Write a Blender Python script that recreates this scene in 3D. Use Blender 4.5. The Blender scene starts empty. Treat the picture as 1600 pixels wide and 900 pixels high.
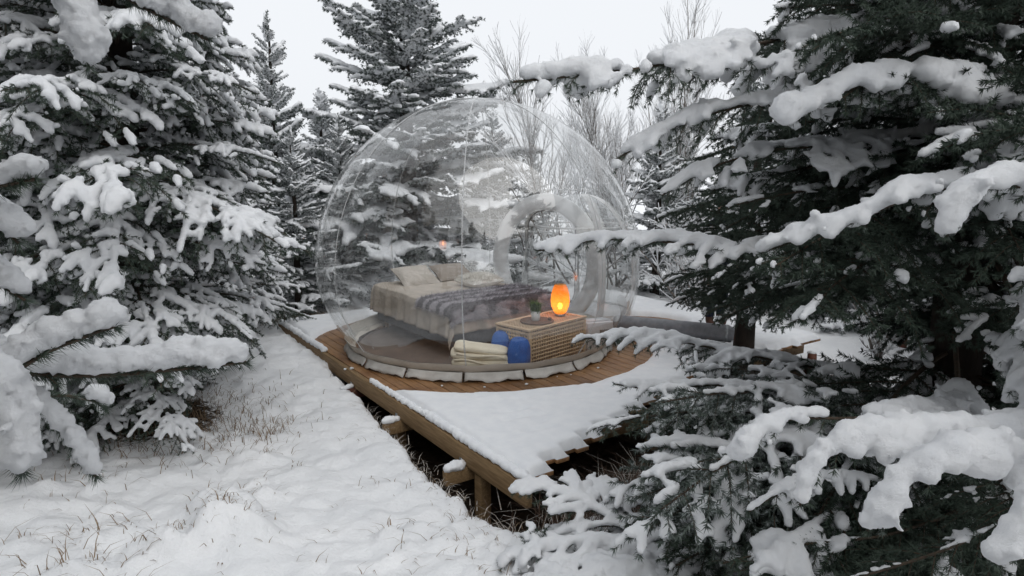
import bpy, math, random
import numpy as np
from mathutils import Vector, Matrix
R_ = math.radians
sc = bpy.context.scene
# ---------------------------------------------------------------- camera, sky, light
FPX, PITCH, CAMZ = 1040.0, math.atan(182 / 1040), 2.12          # focal length in photo pixels
cam_d = bpy.data.cameras.new('camera'); cam = bpy.data.objects.new('camera', cam_d)
sc.collection.objects.link(cam); sc.camera = cam
cam.location = (0, 0, CAMZ); cam.rotation_euler = (R_(90) - PITCH, 0, 0)
cam_d.sensor_width = 36; cam_d.lens = 36 * FPX / 1600; cam_d.clip_end = 1500; cam_d.clip_start = 0.02

SUN_EL, SUN_AZ = R_(48), R_(150)
w = bpy.data.worlds.new('World'); sc.world = w; w.use_nodes = True
nt = w.node_tree; bg = nt.nodes['Background']
sky = nt.nodes.new('ShaderNodeTexSky'); sky.sky_type = 'NISHITA'; sky.sun_disc = False
sky.sun_elevation = SUN_EL; sky.sun_rotation = SUN_AZ; sky.dust_density = 6; sky.air_density = 1
hs = nt.nodes.new('ShaderNodeHueSaturation'); hs.inputs['Saturation'].default_value = 0.1
mx = nt.nodes.new('ShaderNodeMixRGB'); mx.inputs['Fac'].default_value = 0.93      # closed cloud layer, even grey-white
mx.inputs['Color2'].default_value = (7.95, 8.2, 8.55, 1)
nt.links.new(sky.outputs[0], hs.inputs['Color']); nt.links.new(hs.outputs[0], mx.inputs['Color1'])
nt.links.new(mx.outputs[0], bg.inputs['Color']); bg.inputs['Strength'].default_value = 0.102
sd = bpy.data.lights.new('sun', 'SUN'); sd.energy = 1.0; sd.angle = R_(60); sd.color = (1, .98, .95)
so = bpy.data.objects.new('sun', sd); sc.collection.objects.link(so)
so.rotation_euler = Vector((-math.sin(SUN_AZ) * math.cos(SUN_EL), -math.cos(SUN_AZ) * math.cos(SUN_EL), -math.sin(SUN_EL))).to_track_quat('-Z', 'Y').to_euler()
sc.view_settings.view_transform = 'Standard'; sc.view_settings.look = 'None'
sc.view_settings.exposure = 0.20; sc.view_settings.gamma = 1.0
sc.view_settings.use_curve_mapping = False
sc.render.engine = 'CYCLES'
cy = sc.cycles
cy.max_bounces = 12; cy.diffuse_bounces = 5; cy.glossy_bounces = 4; cy.transparent_max_bounces = 24; cy.transmission_bounces = 6
cy.use_denoising = True; cy.caustics_reflective = False; cy.caustics_refractive = False; cy.sample_clamp_indirect = 4.0

rng = np.random.default_rng(7)

# ---------------------------------------------------------------- pixels of the 1600x900 photo to places
def ray(u, v):
    a = (u - 800) / FPX; b = (450 - v) / FPX
    return np.array([a, math.cos(PITCH) + b * math.sin(PITCH), -math.sin(PITCH) + b * math.cos(PITCH)])
def at(u, v, d):
    r = ray(u, v); return np.array([0, 0, CAMZ]) + r * d / r[1]
def atz(u, v, z):
    r = ray(u, v); return np.array([0, 0, CAMZ]) + r * (z - CAMZ) / r[2]
def project(p):
    dy, dz = p[1], p[2] - CAMZ
    fw = dy * math.cos(PITCH) - dz * math.sin(PITCH); up = dy * math.sin(PITCH) + dz * math.cos(PITCH)
    if fw < .05: return None
    return 800 + FPX * p[0] / fw, 450 - FPX * up / fw

# ---------------------------------------------------------------- helpers
def _hash(i, j, k, s):
    n = (i * 73856093) ^ (j * 19349663) ^ (k * 83492791) ^ (s * 2654435761 & 0x7fffffff)
    n = (n ^ (n >> 13)) * 1274126177 & 0x7fffffff
    return ((n ^ (n >> 16)) & 0xffff) / 65535.0
def vnoise(P, seed=0):
    P = np.asarray(P, float); F = np.floor(P).astype(np.int64); t = P - F; t = t * t * (3 - 2 * t)
    out = 0
    for a in (0, 1):
        for b in (0, 1):
            for c in (0, 1):
                wgt = (t[:, 0] if a else 1 - t[:, 0]) * (t[:, 1] if b else 1 - t[:, 1]) * (t[:, 2] if c else 1 - t[:, 2])
                out = out + wgt * _hash(F[:, 0] + a, F[:, 1] + b, F[:, 2] + c, seed)
    return out * 2 - 1
def vn2(x, y, sc_, seed=0):
    sh = np.shape(x); P = np.stack([np.ravel(x) * sc_ + 31.7, np.ravel(y) * sc_ + 17.3, np.full(np.size(x), .37 + seed)], 1)
    return vnoise(P, seed).reshape(sh)
def sstep(a, b, x):
    t = np.clip((x - a) / (b - a), 0, 1); return t * t * (3 - 2 * t)

def mesh_np(name, V, faces, mats, midx=None, smooth=True):
    """faces: list of int arrays (n,k)"""
    me = bpy.data.meshes.new(name); V = np.asarray(V, np.float32)
    me.vertices.add(len(V)); me.vertices.foreach_set('co', V.ravel())
    faces = [np.asarray(f, np.int32) for f in faces if len(f)]
    loops = np.concatenate([f.ravel() for f in faces]); tot = np.concatenate([np.full(len(f), f.shape[1], np.int32) for f in faces])
    me.loops.add(len(loops)); me.loops.foreach_set('vertex_index', loops)
    me.polygons.add(len(tot)); st = np.zeros(len(tot), np.int32); st[1:] = np.cumsum(tot)[:-1]
    me.polygons.foreach_set('loop_start', st); me.polygons.foreach_set('loop_total', tot)
    for m in mats: me.materials.append(m)
    if midx is not None: me.polygons.foreach_set('material_index', np.asarray(midx, np.int32))
    if smooth: me.polygons.foreach_set('use_smooth', np.ones(len(tot), bool))
    me.update(calc_edges=True); me.validate(); return me
def obj(name, me, parent=None, loc=None, rot=None, scale=None):
    o = bpy.data.objects.new(name, me); sc.collection.objects.link(o)
    if parent is not None: o.parent = parent
    if loc is not None: o.location = loc
    if rot is not None: o.rotation_euler = rot
    if scale is not None: o.scale = scale
    return o
def tag(o, label, cat, group=None):
    o['label'] = label; o['category'] = cat
    if group: o['group'] = group
    return o
def thing(name, label, cat, loc=(0, 0, 0), rz=0.0, group=None):
    o = obj(name, None, None, loc, (0, 0, rz)); o.empty_display_size = .1
    return tag(o, label, cat, group)

class MB:
    """collects simple shapes of one part"""
    def __init__(s): s.V = []; s.F3 = []; s.F4 = []; s.n = 0
    def add(s, V, F):
        V = np.asarray(V, float); s.V.append(V)
        for f in F: (s.F3 if len(f) == 3 else s.F4).append([i + s.n for i in f])
        s.n += len(V); return s
    def box(s, c, size, M=None):
        h = np.array(size) / 2
        V = np.array([[x, y, z] for x in (-1, 1) for y in (-1, 1) for z in (-1, 1)]) * h
        if M is not None: V = V @ np.array(M).T
        V = V + np.array(c)
        return s.add(V, [(0, 1, 3, 2), (4, 6, 7, 5), (0, 4, 5, 1), (2, 3, 7, 6), (0, 2, 6, 4), (1, 5, 7, 3)])
    def tube(s, P, r, k=6, cap=True, closed=False):
        P = np.asarray(P, float); n = len(P); r = np.broadcast_to(r, (n,))
        T = np.gradient(P, axis=0) if not closed else np.roll(P, -1, 0) - np.roll(P, 1, 0)
        T /= np.linalg.norm(T, axis=1)[:, None] + 1e-9
        ref = np.array([0, 0, 1.]) if abs(T[:, 2]).mean() < .8 else np.array([1., 0, 0])
        A = np.cross(T, ref); A /= np.linalg.norm(A, axis=1)[:, None] + 1e-9; B = np.cross(T, A)
        a = np.arange(k) * 2 * math.pi / k
        V = P[:, None] + r[:, None, None] * (A[:, None] * np.cos(a)[None, :, None] + B[:, None] * np.sin(a)[None, :, None])
        F = []
        for i in range(n if closed else n - 1):
            i2 = (i + 1) % n
            for j in range(k): F.append((i * k + j, i * k + (j + 1) % k, i2 * k + (j + 1) % k, i2 * k + j))
        V = V.reshape(-1, 3)
        if cap and not closed:
            V = np.vstack([V, P[0], P[-1]]); a0 = n * k
            for j in range(k): F.append((a0, (j + 1) % k, j)); F.append((a0 + 1, (n - 1) * k + j, (n - 1) * k + (j + 1) % k))
        return s.add(V, F)
    def lathe(s, prof, k=24, c=(0, 0, 0)):
        a = np.arange(k) * 2 * math.pi / k; V = []
        for r, z in prof: V += [[c[0] + r * math.cos(t), c[1] + r * math.sin(t), c[2] + z] for t in a]
        F = [(i * k + j, i * k + (j + 1) % k, (i + 1) * k + (j + 1) % k, (i + 1) * k + j) for i in range(len(prof) - 1) for j in range(k)]
        return s.add(V, F)
    def grid(s, P):
        n, m = P.shape[:2]
        F = [(i * m + j, (i + 1) * m + j, (i + 1) * m + j + 1, i * m + j + 1) for i in range(n - 1) for j in range(m - 1)]
        return s.add(P.reshape(-1, 3), F)
    def mesh(s, name, mat, smooth=True):
        return mesh_np(name, np.vstack(s.V), [np.array(s.F4, np.int32).reshape(-1, 4), np.array(s.F3, np.int32).reshape(-1, 3)], [mat] if not isinstance(mat, list) else mat, None, smooth)
    def build(s, name, mat, parent=None, smooth=True, bevel=0, **k):
        o = obj(name, s.mesh(name, mat, smooth), parent, **k)
        if bevel:
            b = o.modifiers.new('bevel', 'BEVEL'); b.width = bevel; b.segments = 2; b.limit_method = 'ANGLE'
        return o

# ---------------------------------------------------------------- materials
def nodes(name):
    m = bpy.data.materials.new(name); m.use_nodes = True
    t = m.node_tree; return m, t, t.nodes['Principled BSDF']
def noise_col(t, c1, c2, scale, detail=4, lo=.35, hi=.65, coord='Object', stretch=None, rough=.6):
    tc = t.nodes.new('ShaderNodeTexCoord'); n = t.nodes.new('ShaderNodeTexNoise'); r = t.nodes.new('ShaderNodeValToRGB')
    n.inputs['Scale'].default_value = scale; n.inputs['Detail'].default_value = detail; n.inputs['Roughness'].default_value = rough
    src = tc.outputs[coord]
    if stretch:
        mp = t.nodes.new('ShaderNodeMapping'); mp.inputs['Scale'].default_value = stretch; t.links.new(src, mp.inputs[0]); src = mp.outputs[0]
    t.links.new(src, n.inputs['Vector']); t.links.new(n.outputs['Fac'], r.inputs[0])
    r.color_ramp.elements[0].position = lo; r.color_ramp.elements[1].position = hi
    r.color_ramp.elements[0].color = (*c1, 1); r.color_ramp.elements[1].color = (*c2, 1)
    return r.outputs[0], n.outputs['Fac']
def bump(t, b, fac, strength, dist):
    n = t.nodes.new('ShaderNodeBump'); n.inputs['Strength'].default_value = strength; n.inputs['Distance'].default_value = dist
    t.links.new(fac, n.inputs['Height']); t.links.new(n.outputs[0], b.inputs['Normal'])
def simple(name, c1, c2=None, scale=20, rough=.7, bmp=0, bscale=None, bdist=.004, coord='Object', stretch=None, lo=.35, hi=.65):
    m, t, b = nodes(name); c2 = c2 or tuple(x * .75 for x in c1)
    col, fac = noise_col(t, c1, c2, scale, coord=coord, stretch=stretch, lo=lo, hi=hi)
    t.links.new(col, b.inputs['Base Color']); b.inputs['Roughness'].default_value = rough
    b.inputs['Specular IOR Level'].default_value = .25
    if bmp:
        if bscale: _, fac = noise_col(t, c1, c2, bscale, coord=coord, stretch=stretch)
        bump(t, b, fac, bmp, bdist)
    return m
def snow_mat(name, scale=60, bmp=.5, dist=.006):
    m, t, b = nodes(name)
    col, fac = noise_col(t, (.86, .87, .885), (.80, .815, .84), 9)
    _, f2 = noise_col(t, (0, 0, 0), (1, 1, 1), scale, detail=10, rough=.82, lo=.2, hi=.8)
    t.links.new(col, b.inputs['Base Color']); b.inputs['Roughness'].default_value = .85; b.inputs['Specular IOR Level'].default_value = .15
    bump(t, b, f2, bmp, dist); return m
M = {}
M['snow'] = snow_mat('snow_on_branches', 48, .9, .014)
M['snow_deck'] = snow_mat('snow_on_deck', 40, .4, .008)
def needle_mat(name, c1, c2, frost):
    m, t, b = nodes(name)
    col, fac = noise_col(t, c1, c2, 8, detail=3, lo=.3, hi=.7)
    fr, _ = noise_col(t, (0, 0, 0), (1, 1, 1), 55, detail=3, lo=.52, hi=.72)
    g = t.nodes.new('ShaderNodeMixRGB'); g.inputs['Color2'].default_value = (.62, .66, .68, 1)
    mu = t.nodes.new('ShaderNodeMath'); mu.operation = 'MULTIPLY'; mu.inputs[1].default_value = frost
    t.links.new(fr, mu.inputs[0]); t.links.new(mu.outputs[0], g.inputs['Fac']); t.links.new(col, g.inputs['Color1'])
    t.links.new(g.outputs[0], b.inputs['Base Color']); b.inputs['Roughness'].default_value = .6; b.inputs['Specular IOR Level'].default_value = .3
    return m
M['needle'] = needle_mat('spruce_needles', (.032, .050, .036), (.058, .080, .056), .22)
M['needle_dark'] = needle_mat('spruce_needles_sheltered', (.030, .048, .034), (.050, .070, .050), .06)
M['needle_frost'] = needle_mat('spruce_needles_frosted', (.055, .075, .062), (.095, .115, .10), .75)
M['bark'] = simple('bark', (.045, .034, .027), (.022, .018, .015), 14, .9, .8, 40, .01, stretch=(1, 1, .35))
M['twig'] = simple('twig_bark', (.085, .06, .042), (.045, .034, .026), 30, .85)
M['bare_twig'] = simple('bare_tree_bark', (.20, .175, .155), (.12, .105, .095), 20, .85)

# ---------------------------------------------------------------- deck frame: s runs along the planks, w across them
CORNER = np.array([.098, 4.343]); ES = np.array([-.567, .824]); EW = np.array([.824, .567])
ES /= np.linalg.norm(ES); EW = np.array([ES[1], -ES[0]])
DECK_S, PW, NPL = 5.95, .124, 44
DECK_W = PW * NPL
DROT = math.atan2(EW[1], EW[0])                     # object x = w, y = s
def dk(w_, s_): return CORNER + EW * w_ + ES * s_
prng = np.random.default_rng(3)
S0 = np.array([.33 * (i * PW) + (.0 if i % 2 else .07) + prng.uniform(-.03, .03) if i * PW < 3.2 else 1.06 + prng.uniform(-.04, .04) for i in range(NPL)])
S0[0] = S0[1] = 0.0; S0 = np.round(S0 / .031) * .031
BUB = np.array([-.41, 8.25]); BR, BH = 1.97, 1.01                   # clear sphere: radius, height of its centre above the deck
def tuck(z): return max(0.0, min(1.0, (.85 - z) / .85)) ** 1.5
def ring_r(z): return math.sqrt(max(1e-6, BR * BR - (z - BH) ** 2)) * (1 - .115 * tuck(z))
def ring_c(z): return -.12 * tuck(z)
FR = ring_r(0) - .01                                   # radius of its floor
bw, bs = float((BUB - CORNER) @ EW), float((BUB - CORNER) @ ES)

# ---------------------------------------------------------------- ground
def axis(lo, hi, step, far):
    a = list(np.arange(lo, hi + 1e-6, step)); g = step; x = hi
    while x < far: g *= 1.28; x += g; a.append(x)
    g = step; x = lo; b = []
    while x > -far: g *= 1.28; x -= g; b.append(x)
    return np.array(b[::-1] + a)
tuft_c = []
trng = np.random.default_rng(11)
def add_tufts(n, ulo, uhi, vlo, vhi, size, cond=None):
    for _ in range(n):
        u, v = trng.uniform(ulo, uhi), trng.uniform(vlo, vhi)
        p = atz(u, v, .1)
        if cond is None or cond(u, v): tuft_c.append((p[0], p[1], size * trng.uniform(.6, 1.4)))
add_tufts(26, 20, 440, 590, 900, .07); add_tufts(20, 240, 460, 560, 690, .05); add_tufts(16, 300, 420, 760, 850, .09)
add_tufts(14, 120, 300, 800, 900, .08); add_tufts(26, 400, 760, 600, 900, .03); add_tufts(26, 600, 860, 790, 900, .05)
add_tufts(14, 620, 760, 680, 790, .05)
def deck_ws(x, y):
    return (x - CORNER[0]) * EW[0] + (y - CORNER[1]) * EW[1], (x - CORNER[0]) * ES[0] + (y - CORNER[1]) * ES[1]
def ground_z(x, y):
    x = np.asarray(x, float); y = np.asarray(y, float)
    z = -.10 + .43 * sstep(5.2, .3, y) * 1.0 + .10 * sstep(-1.0, -4.0, x) + .0 * x
    z = z - .12 * sstep(1.6, 3.2, x)
    wv_, sv_ = deck_ws(x, y); z = z - .09 * np.exp(-np.clip(-wv_, 0, 9) / .55) * sstep(4.2, 2.6, sv_) * sstep(-1.2, 0, sv_)
    far = np.hypot(x, y - 6); z = z + .35 * vn2(x, y, .11, 5) * sstep(6, 16, far)
    n = .045 * vn2(x, y, 1.7, 1) + .05 * np.abs(vn2(x, y, 4.2, 2)) + .05 * vn2(x, y, 8., 3) * (.4 + .6 * np.abs(vn2(x, y, 1.1, 6))) + .028 * vn2(x, y, 17., 4) * (.3 + .7 * np.abs(vn2(x, y, 1.6, 7))) - .03
    z = z + n
    for cx, cy_, s_ in tuft_c:
        d2 = (x - cx) ** 2 + (y - cy_) ** 2
        z = z + s_ * .6 * np.exp(-d2 / (s_ * s_ * 1.6)) * (1 + .5 * vn2(x, y, 14., 9))
    return z
def trench(x, y):
    wv, sv = deck_ws(x, y)
    off = .44 - .33 * sstep(0, 3.4, sv)
    jit = .05 * vn2(x, y, 3.1, 21) + .03 * vn2(x, y, 9., 22)
    left = wv + off + jit; near = sv - .2 * np.clip(wv, 0, 3.2) + .46 + jit
    right = DECK_W + .1 - wv; back = 3.9 - sv
    d = np.minimum(np.minimum(left, near), np.minimum(right, back))
    return sstep(-.02, .17, d)
gx = axis(-3.6, 3.2, .034, 170); gy = axis(1.6, 8.6, .034, 170)
X, Y = np.meshgrid(gx, gy, indexing='ij')
tr = trench(X, Y); Z = ground_z(X, Y); Z = Z * (1 - tr) + (-.62 + .03 * vn2(X, Y, 5, 8)) * tr
n0, n1 = X.shape
I = np.arange(n0 * n1).reshape(n0, n1)
Q = np.stack([I[:-1, :-1], I[1:, :-1], I[1:, 1:], I[:-1, 1:]], -1).reshape(-1, 4)
m, t, b = nodes('snow_ground')
sc_, sf = noise_col(t, (.87, .875, .885), (.80, .81, .825), 2.2)
so_, sof = noise_col(t, (.055, .038, .026), (.025, .019, .014), 18)
at_ = t.nodes.new('ShaderNodeAttribute'); at_.attribute_name = 'bare'
_, f2 = noise_col(t, (0, 0, 0), (1, 1, 1), 26, detail=8, rough=.7)
ad = t.nodes.new('ShaderNodeMath'); ad.operation = 'MULTIPLY_ADD'; ad.inputs[1].default_value = 1.3; ad.inputs[2].default_value = -.65
t.links.new(f2, ad.inputs[0])
a2 = t.nodes.new('ShaderNodeMath'); a2.operation = 'ADD'; t.links.new(at_.outputs['Fac'], a2.inputs[0]); t.links.new(ad.outputs[0], a2.inputs[1])
rp = t.nodes.new('ShaderNodeValToRGB'); rp.color_ramp.elements[0].position = .42; rp.color_ramp.elements[1].position = .58
t.links.new(a2.outputs[0], rp.inputs[0])
mxx = t.nodes.new('ShaderNodeMixRGB'); t.links.new(rp.outputs[0], mxx.inputs['Fac']); t.links.new(sc_, mxx.inputs['Color1']); t.links.new(so_, mxx.inputs['Color2'])
t.links.new(mxx.outputs[0], b.inputs['Base Color']); b.inputs['Roughness'].default_value = .9; b.inputs['Specular IOR Level'].default_value = .1
_, f3 = noise_col(t, (0, 0, 0), (1, 1, 1), 11, detail=8, rough=.65)
bump(t, b, f3, .8, .035)
M['ground'] = m
gm = mesh_np('ground', np.stack([X, Y, Z], -1).reshape(-1, 3), [Q], [m])
bare = tr * 1.2
TREES_BARE = [(-3.15, 5.6, .9), (2.75, 3.9, 1.1), (2.62, 7.3, .5), (-2.2, 1.7, .6), (.95, 4.0, .55), (1.5, 3.6, .7), (-3.0, 9.7, .9)]
for cx, cy_, r0 in TREES_BARE:
    bare = np.maximum(bare, .72 * sstep(r0, r0 * .3, np.hypot(X - cx, Y - cy_)) )
at2 = gm.attributes.new('bare', 'FLOAT', 'POINT'); at2.data.foreach_set('value', bare.ravel().astype(np.float32))
g = obj('ground', gm); g['kind'] = 'structure'

# dry grass through the snow
def blades(name, roots, hgt, mat, seed, wid=.004, lean=.5):
    r = np.random.default_rng(seed); n = len(roots); V = []; F = []
    az = r.uniform(0, 6.283, n); h = hgt * r.uniform(.5, 1.4, n); le = h * lean * r.uniform(.2, 1.8, n)
    d = np.stack([np.cos(az), np.sin(az), np.zeros(n)], 1); side = np.stack([-np.sin(az), np.cos(az), np.zeros(n)], 1)
    wv = wid * r.uniform(.6, 1.4, n)[:, None]
    P0 = roots; P1 = roots + d * (le * .35)[:, None]; P1[:, 2] += h * .65
    P2 = roots + d * le[:, None]; P2[:, 2] += h * r.uniform(.6, 1.0, n)
    V = np.stack([P0 - side * wv, P0 + side * wv, P1 + side * wv * .7, P1 - side * wv * .7, P2], 1).reshape(-1, 3)
    k = np.arange(n)[:, None] * 5
    return mesh_np(name, V, [k + np.array([[0, 1, 2, 3]]), k + np.array([[3, 2, 4]])], [mat])
M['straw'] = simple('dry_grass', (.30, .22, .14), (.14, .09, .055), 40, .8)
M['rust'] = simple('dead_undergrowth', (.14, .085, .06), (.06, .042, .032), 30, .85)
M['frosty'] = simple('frosted_grass', (.62, .60, .57), (.20, .15, .10), 45, .85)
roots = []
for cx, cy_, s_ in tuft_c:
    k = int(2 + s_ * 42); a = trng.normal(0, s_ * .75, (k, 2)); roots.append(np.stack([cx + a[:, 0], cy_ + a[:, 1]], 1))
sc2 = np.array([atz(trng.uniform(60, 760), trng.uniform(600, 900), 0)[:2] for _ in range(40)]); roots.append(sc2)
roots = np.vstack(roots); rz_ = ground_z(roots[:, 0], roots[:, 1]) - .015
ok = trench(roots[:, 0], roots[:, 1]) < .3
o = obj('dry_grass', blades('dry_grass', np.column_stack([roots, rz_])[ok], .05, M['straw'], 5, .0024, 1.4)); o['kind'] = 'stuff'
tag(o, 'thin dry straw coloured grass poking through the snow', 'grass')
# rough dead grass and undergrowth on the bank, in front of the deck end and under the left trees
rt = []
for _ in range(900):                                # fringe along the trench edge
    s_ = trng.uniform(-.5, 2.6); p = dk(-(.44 - .33 * sstep(0, 3.4, s_)) + trng.normal(-.03, .05), s_); rt.append([p[0], p[1], 0, .07])
fr1 = np.array(rt); fr1[:, 2] = ground_z(fr1[:, 0], fr1[:, 1]) - .05
o = obj('bank_grass', blades('bank_grass', fr1[::2, :3], .06, M['frosty'], 6, .003, 1.2)); o['kind'] = 'stuff'
tag(o, 'frosty dry grass fringe along the snow bank beside the deck', 'grass')
rt = []
for _ in range(2200):
    p = np.array([1.2, 4.15]) + trng.normal(0, .38, 2) * np.array([1.2, .7]); rt.append([p[0], p[1]])
rt = np.array(rt); rr = np.column_stack([rt, ground_z(rt[:, 0], rt[:, 1]) * (1 - trench(rt[:, 0], rt[:, 1])) - .3 * trench(rt[:, 0], rt[:, 1]) - .03])
o = obj('dead_undergrowth', blades('dead_undergrowth', rr, .20, M['rust'], 8, .0028, 1.1)); o['kind'] = 'stuff'
o2 = obj('frosted_stalks', blades('frosted_stalks', rr[::3] + [0, 0, .02], .2, M['frosty'], 18, .003, 1.3)); o2['kind'] = 'stuff'; tag(o2, 'frosted pale stalks over the brown undergrowth by the stepped deck end', 'undergrowth')
tag(o, 'tangle of rusty brown dead undergrowth at the stepped end of the deck', 'undergrowth')
rt = []
for cx, cy_, sx, sy, n in ((-2.2, 5.4, .18, .25, 160), (-3.0, 5.6, .5, .5, 1200), (-2.3, 3.2, .3, .4, 120), (-3.0, 9.6, .7, .25, 1200)):
    a = trng.normal(0, 1, (n, 2)); rt.append(np.stack([cx + a[:, 0] * sx, cy_ + a[:, 1] * sy], 1))
rt = np.vstack(rt); rr = np.column_stack([rt, ground_z(rt[:, 0], rt[:, 1]) - .02])
o = obj('forest_grass', blades('forest_grass', rr, .10, M['straw'], 9, .003, 1.2)); o['kind'] = 'stuff'
tag(o, 'matted brown grass sheltered under the left spruces', 'grass')

# ---------------------------------------------------------------- deck
m, t, b = nodes('deck_wood')
col, fac = noise_col(t, (.38, .205, .09), (.22, .115, .05), 7, detail=6, stretch=(9, .8, 9))
oi = t.nodes.new('ShaderNodeObjectInfo'); hv = t.nodes.new('ShaderNodeHueSaturation')
ma = t.nodes.new('ShaderNodeMapRange'); ma.inputs['To Min'].default_value = .7; ma.inputs['To Max'].default_value = 1.25
t.links.new(oi.outputs['Random'], ma.inputs[0]); t.links.new(ma.outputs[0], hv.inputs['Value']); t.links.new(col, hv.inputs['Color'])
wet, _ = noise_col(t, (1, 1, 1), (.55, .48, .44), 1.3, detail=5, lo=.45, hi=.62)                      # wet patches
mm = t.nodes.new('ShaderNodeMixRGB'); mm.blend_type = 'MULTIPLY'; mm.inputs['Fac'].default_value = 1
t.links.new(hv.outputs[0], mm.inputs['Color1']); t.links.new(wet, mm.inputs['Color2']); t.links.new(mm.outputs[0], b.inputs['Base Color'])
b.inputs['Roughness'].default_value = .42; b.inputs['Specular IOR Level'].default_value = .45; bump(t, b, fac, .25, .003); M['deck'] = m
M['beam'] = simple('beam_wood', (.30, .20, .105), (.19, .12, .06), 6, .7, .3, None, .003, stretch=(9, .7, 9))
M['redwood'] = simple('stained_joist', (.15, .06, .038), (.09, .036, .025), 10, .6, .2)
M['steel'] = simple('galvanised_steel', (.45, .47, .48), (.3, .31, .32), 30, .4); M['steel'].node_tree.nodes['Principled BSDF'].inputs['Metallic'].default_value = .8
deck = thing('wooden_deck', 'low wooden deck of brown planks under snow, carrying the clear bubble', 'deck', (CORNER[0], CORNER[1], 0), DROT)
for i in range(NPL):
    s0 = S0[i]; s1 = DECK_S + prng.uniform(-.02, .02)
    MB().box((i * PW + PW / 2, (s0 + s1) / 2, -.014), (PW - .007, s1 - s0, .028)).build('plank', M['deck'], deck, False, .003)
bm_ = MB().box((-.028, DECK_S / 2 - .04, -.086), (.05, DECK_S + .08, .164)).build('rim_beam', M['beam'], deck, False, .004)
for s_, ln in ((.75, .24), (1.95, .22), (3.1, .22), (4.2, .1)):
    we = min(DECK_W, max(.5, (s_ - .1) / .33)) if s_ < 1.5 else DECK_W - .1
    j = MB().box((we / 2 - ln / 2, s_, -.226), (we + ln, .055, .115)).build('joist', M['redwood'] if s_ > 2.5 else M['beam'], deck, False, .003)
    pts = []
for s_ in (1.3, 2.3, 3.4, 4.6): MB().box((DECK_W / 2, s_, -.13), (DECK_W - .1, .045, .19)).build('cross_beam', M['beam'], deck, False)
for s_, w_ in ((.62, .03), (2.2, .06), (4.2, .06), (.9, 2.2), (2.6, 4.6), (4.2, 4.8), (3.0, 2.6)):
    MB().box((w_, s_, -.45), (.095, .095, .48)).build('post', M['beam'], deck, False, .004)
for s_ in (.75, 1.95, 3.1):
    MB().box((-.075, s_ + .04, -.185), (.03, .004, .09)).box((-.0565, s_ + .062, -.17), (.004, .04, .10)).build('bracket', M['steel'], deck, False)

# snow lying on the deck: covers everything the sphere does not shelter
st = .031
wv = np.arange(0, DECK_W + 1e-6, st); sv = np.arange(0, DECK_S + 1e-6, st)
Wg, Sg = np.meshgrid(wv, sv, indexing='ij')
s0g = np.minimum(S0[np.clip(((Wg - 1e-4) / PW).astype(int), 0, NPL - 1)], S0[np.clip(((Wg + 1e-4) / PW).astype(int), 0, NPL - 1)])
cellin = (Sg[:-1, :-1] + st / 2 > S0[np.clip(((Wg[:-1, :-1] + st / 2) / PW).astype(int), 0, NPL - 1)])
def blur(a, k):
    for _ in range(k):
        p = np.pad(a, 1, mode='edge'); a = (p[1:-1, 1:-1] * 2 + p[:-2, 1:-1] + p[2:, 1:-1] + p[1:-1, :-2] + p[1:-1, 2:]) / 6
    return a
inm = np.zeros_like(Wg); inm[:-1, :-1] = cellin
vin = np.ones_like(Wg)                               # a vertex is inside only if its four cells are
vin[0, :] = 0; vin[-1, :] = 0; vin[:, 0] = 0; vin[:, -1] = 0
vin[1:, 1:] *= cellin; vin[:-1, 1:] *= cellin; vin[1:, :-1] *= cellin; vin[:-1, :-1] *= cellin
edge = np.clip(blur(vin, 3) * 2 - .75, 0, 1) * vin
PX = CORNER[0] + Wg * EW[0] + Sg * ES[0]; PY = CORNER[1] + Wg * EW[1] + Sg * ES[1]
dist = np.hypot(PX - BUB[0], PY - BUB[1]) + .05 * vn2(PX, PY, 1.5, 31) + .018 * vn2(PX, PY, 9, 32)
ringd = dist - 2.15
ent = np.hypot((PX - 1.75) / .72, (PY - 9.2) / .5) - 1.0; ringd = np.minimum(ringd, ent + .04 * vn2(PX, PY, 3, 33))
tb = np.abs((PY - 8.36) + .47 * (PX - 2.04)); ringd = np.where((PX > 1.2) & (PX < 2.7), np.minimum(ringd, tb - .10), ringd)
prof = np.clip(ringd / .10, -1.2, 1)
hg = .075 * np.where(prof > 0, np.sqrt(np.clip(prof, 0, 1)), prof)
foot = np.zeros_like(hg); frg = np.random.default_rng(5)
for _ in range(46):
    a, c = frg.uniform(.5, 3.6), frg.uniform(.3, 1.7); th = frg.uniform(-.9, .6); dx, dy = Wg - a, Sg - c
    l, q = dx * math.cos(th) + dy * math.sin(th), -dx * math.sin(th) + dy * math.cos(th)
    foot += frg.uniform(.012, .03) * np.exp(-((l / .13) ** 4) - ((q / .045) ** 4))
rough = .010 * vn2(PX, PY, 2.6, 41) + .007 * vn2(PX, PY, 7., 42) + .003 * vn2(PX, PY, 16., 43)
hgt = np.where(ringd > 0, np.maximum(hg + (rough - np.minimum(foot, .042)) * np.clip(prof, 0, 1), .002), hg)
hgt = np.where(ringd > 0, hgt * np.sqrt(edge) + .003 * (1 - edge), hgt)
Vs = np.stack([Wg, Sg, hgt + .001], -1)
jx = .012 * vn2(PX, PY, 12, 51) * (1 - edge); Vs[..., 1] += jx; Vs[..., 0] += jx * .4
I = np.arange(Wg.size).reshape(Wg.shape)
keep = cellin & ~((ringd[:-1, :-1] < -.09) & (ringd[1:, 1:] < -.09) & (ringd[1:, :-1] < -.09))
Q = np.stack([I[:-1, :-1], I[1:, :-1], I[1:, 1:], I[:-1, 1:]], -1)[keep]
o = obj('snow_cover', mesh_np('snow_cover', Vs.reshape(-1, 3), [Q], [M['snow_deck']]), deck)

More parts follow.
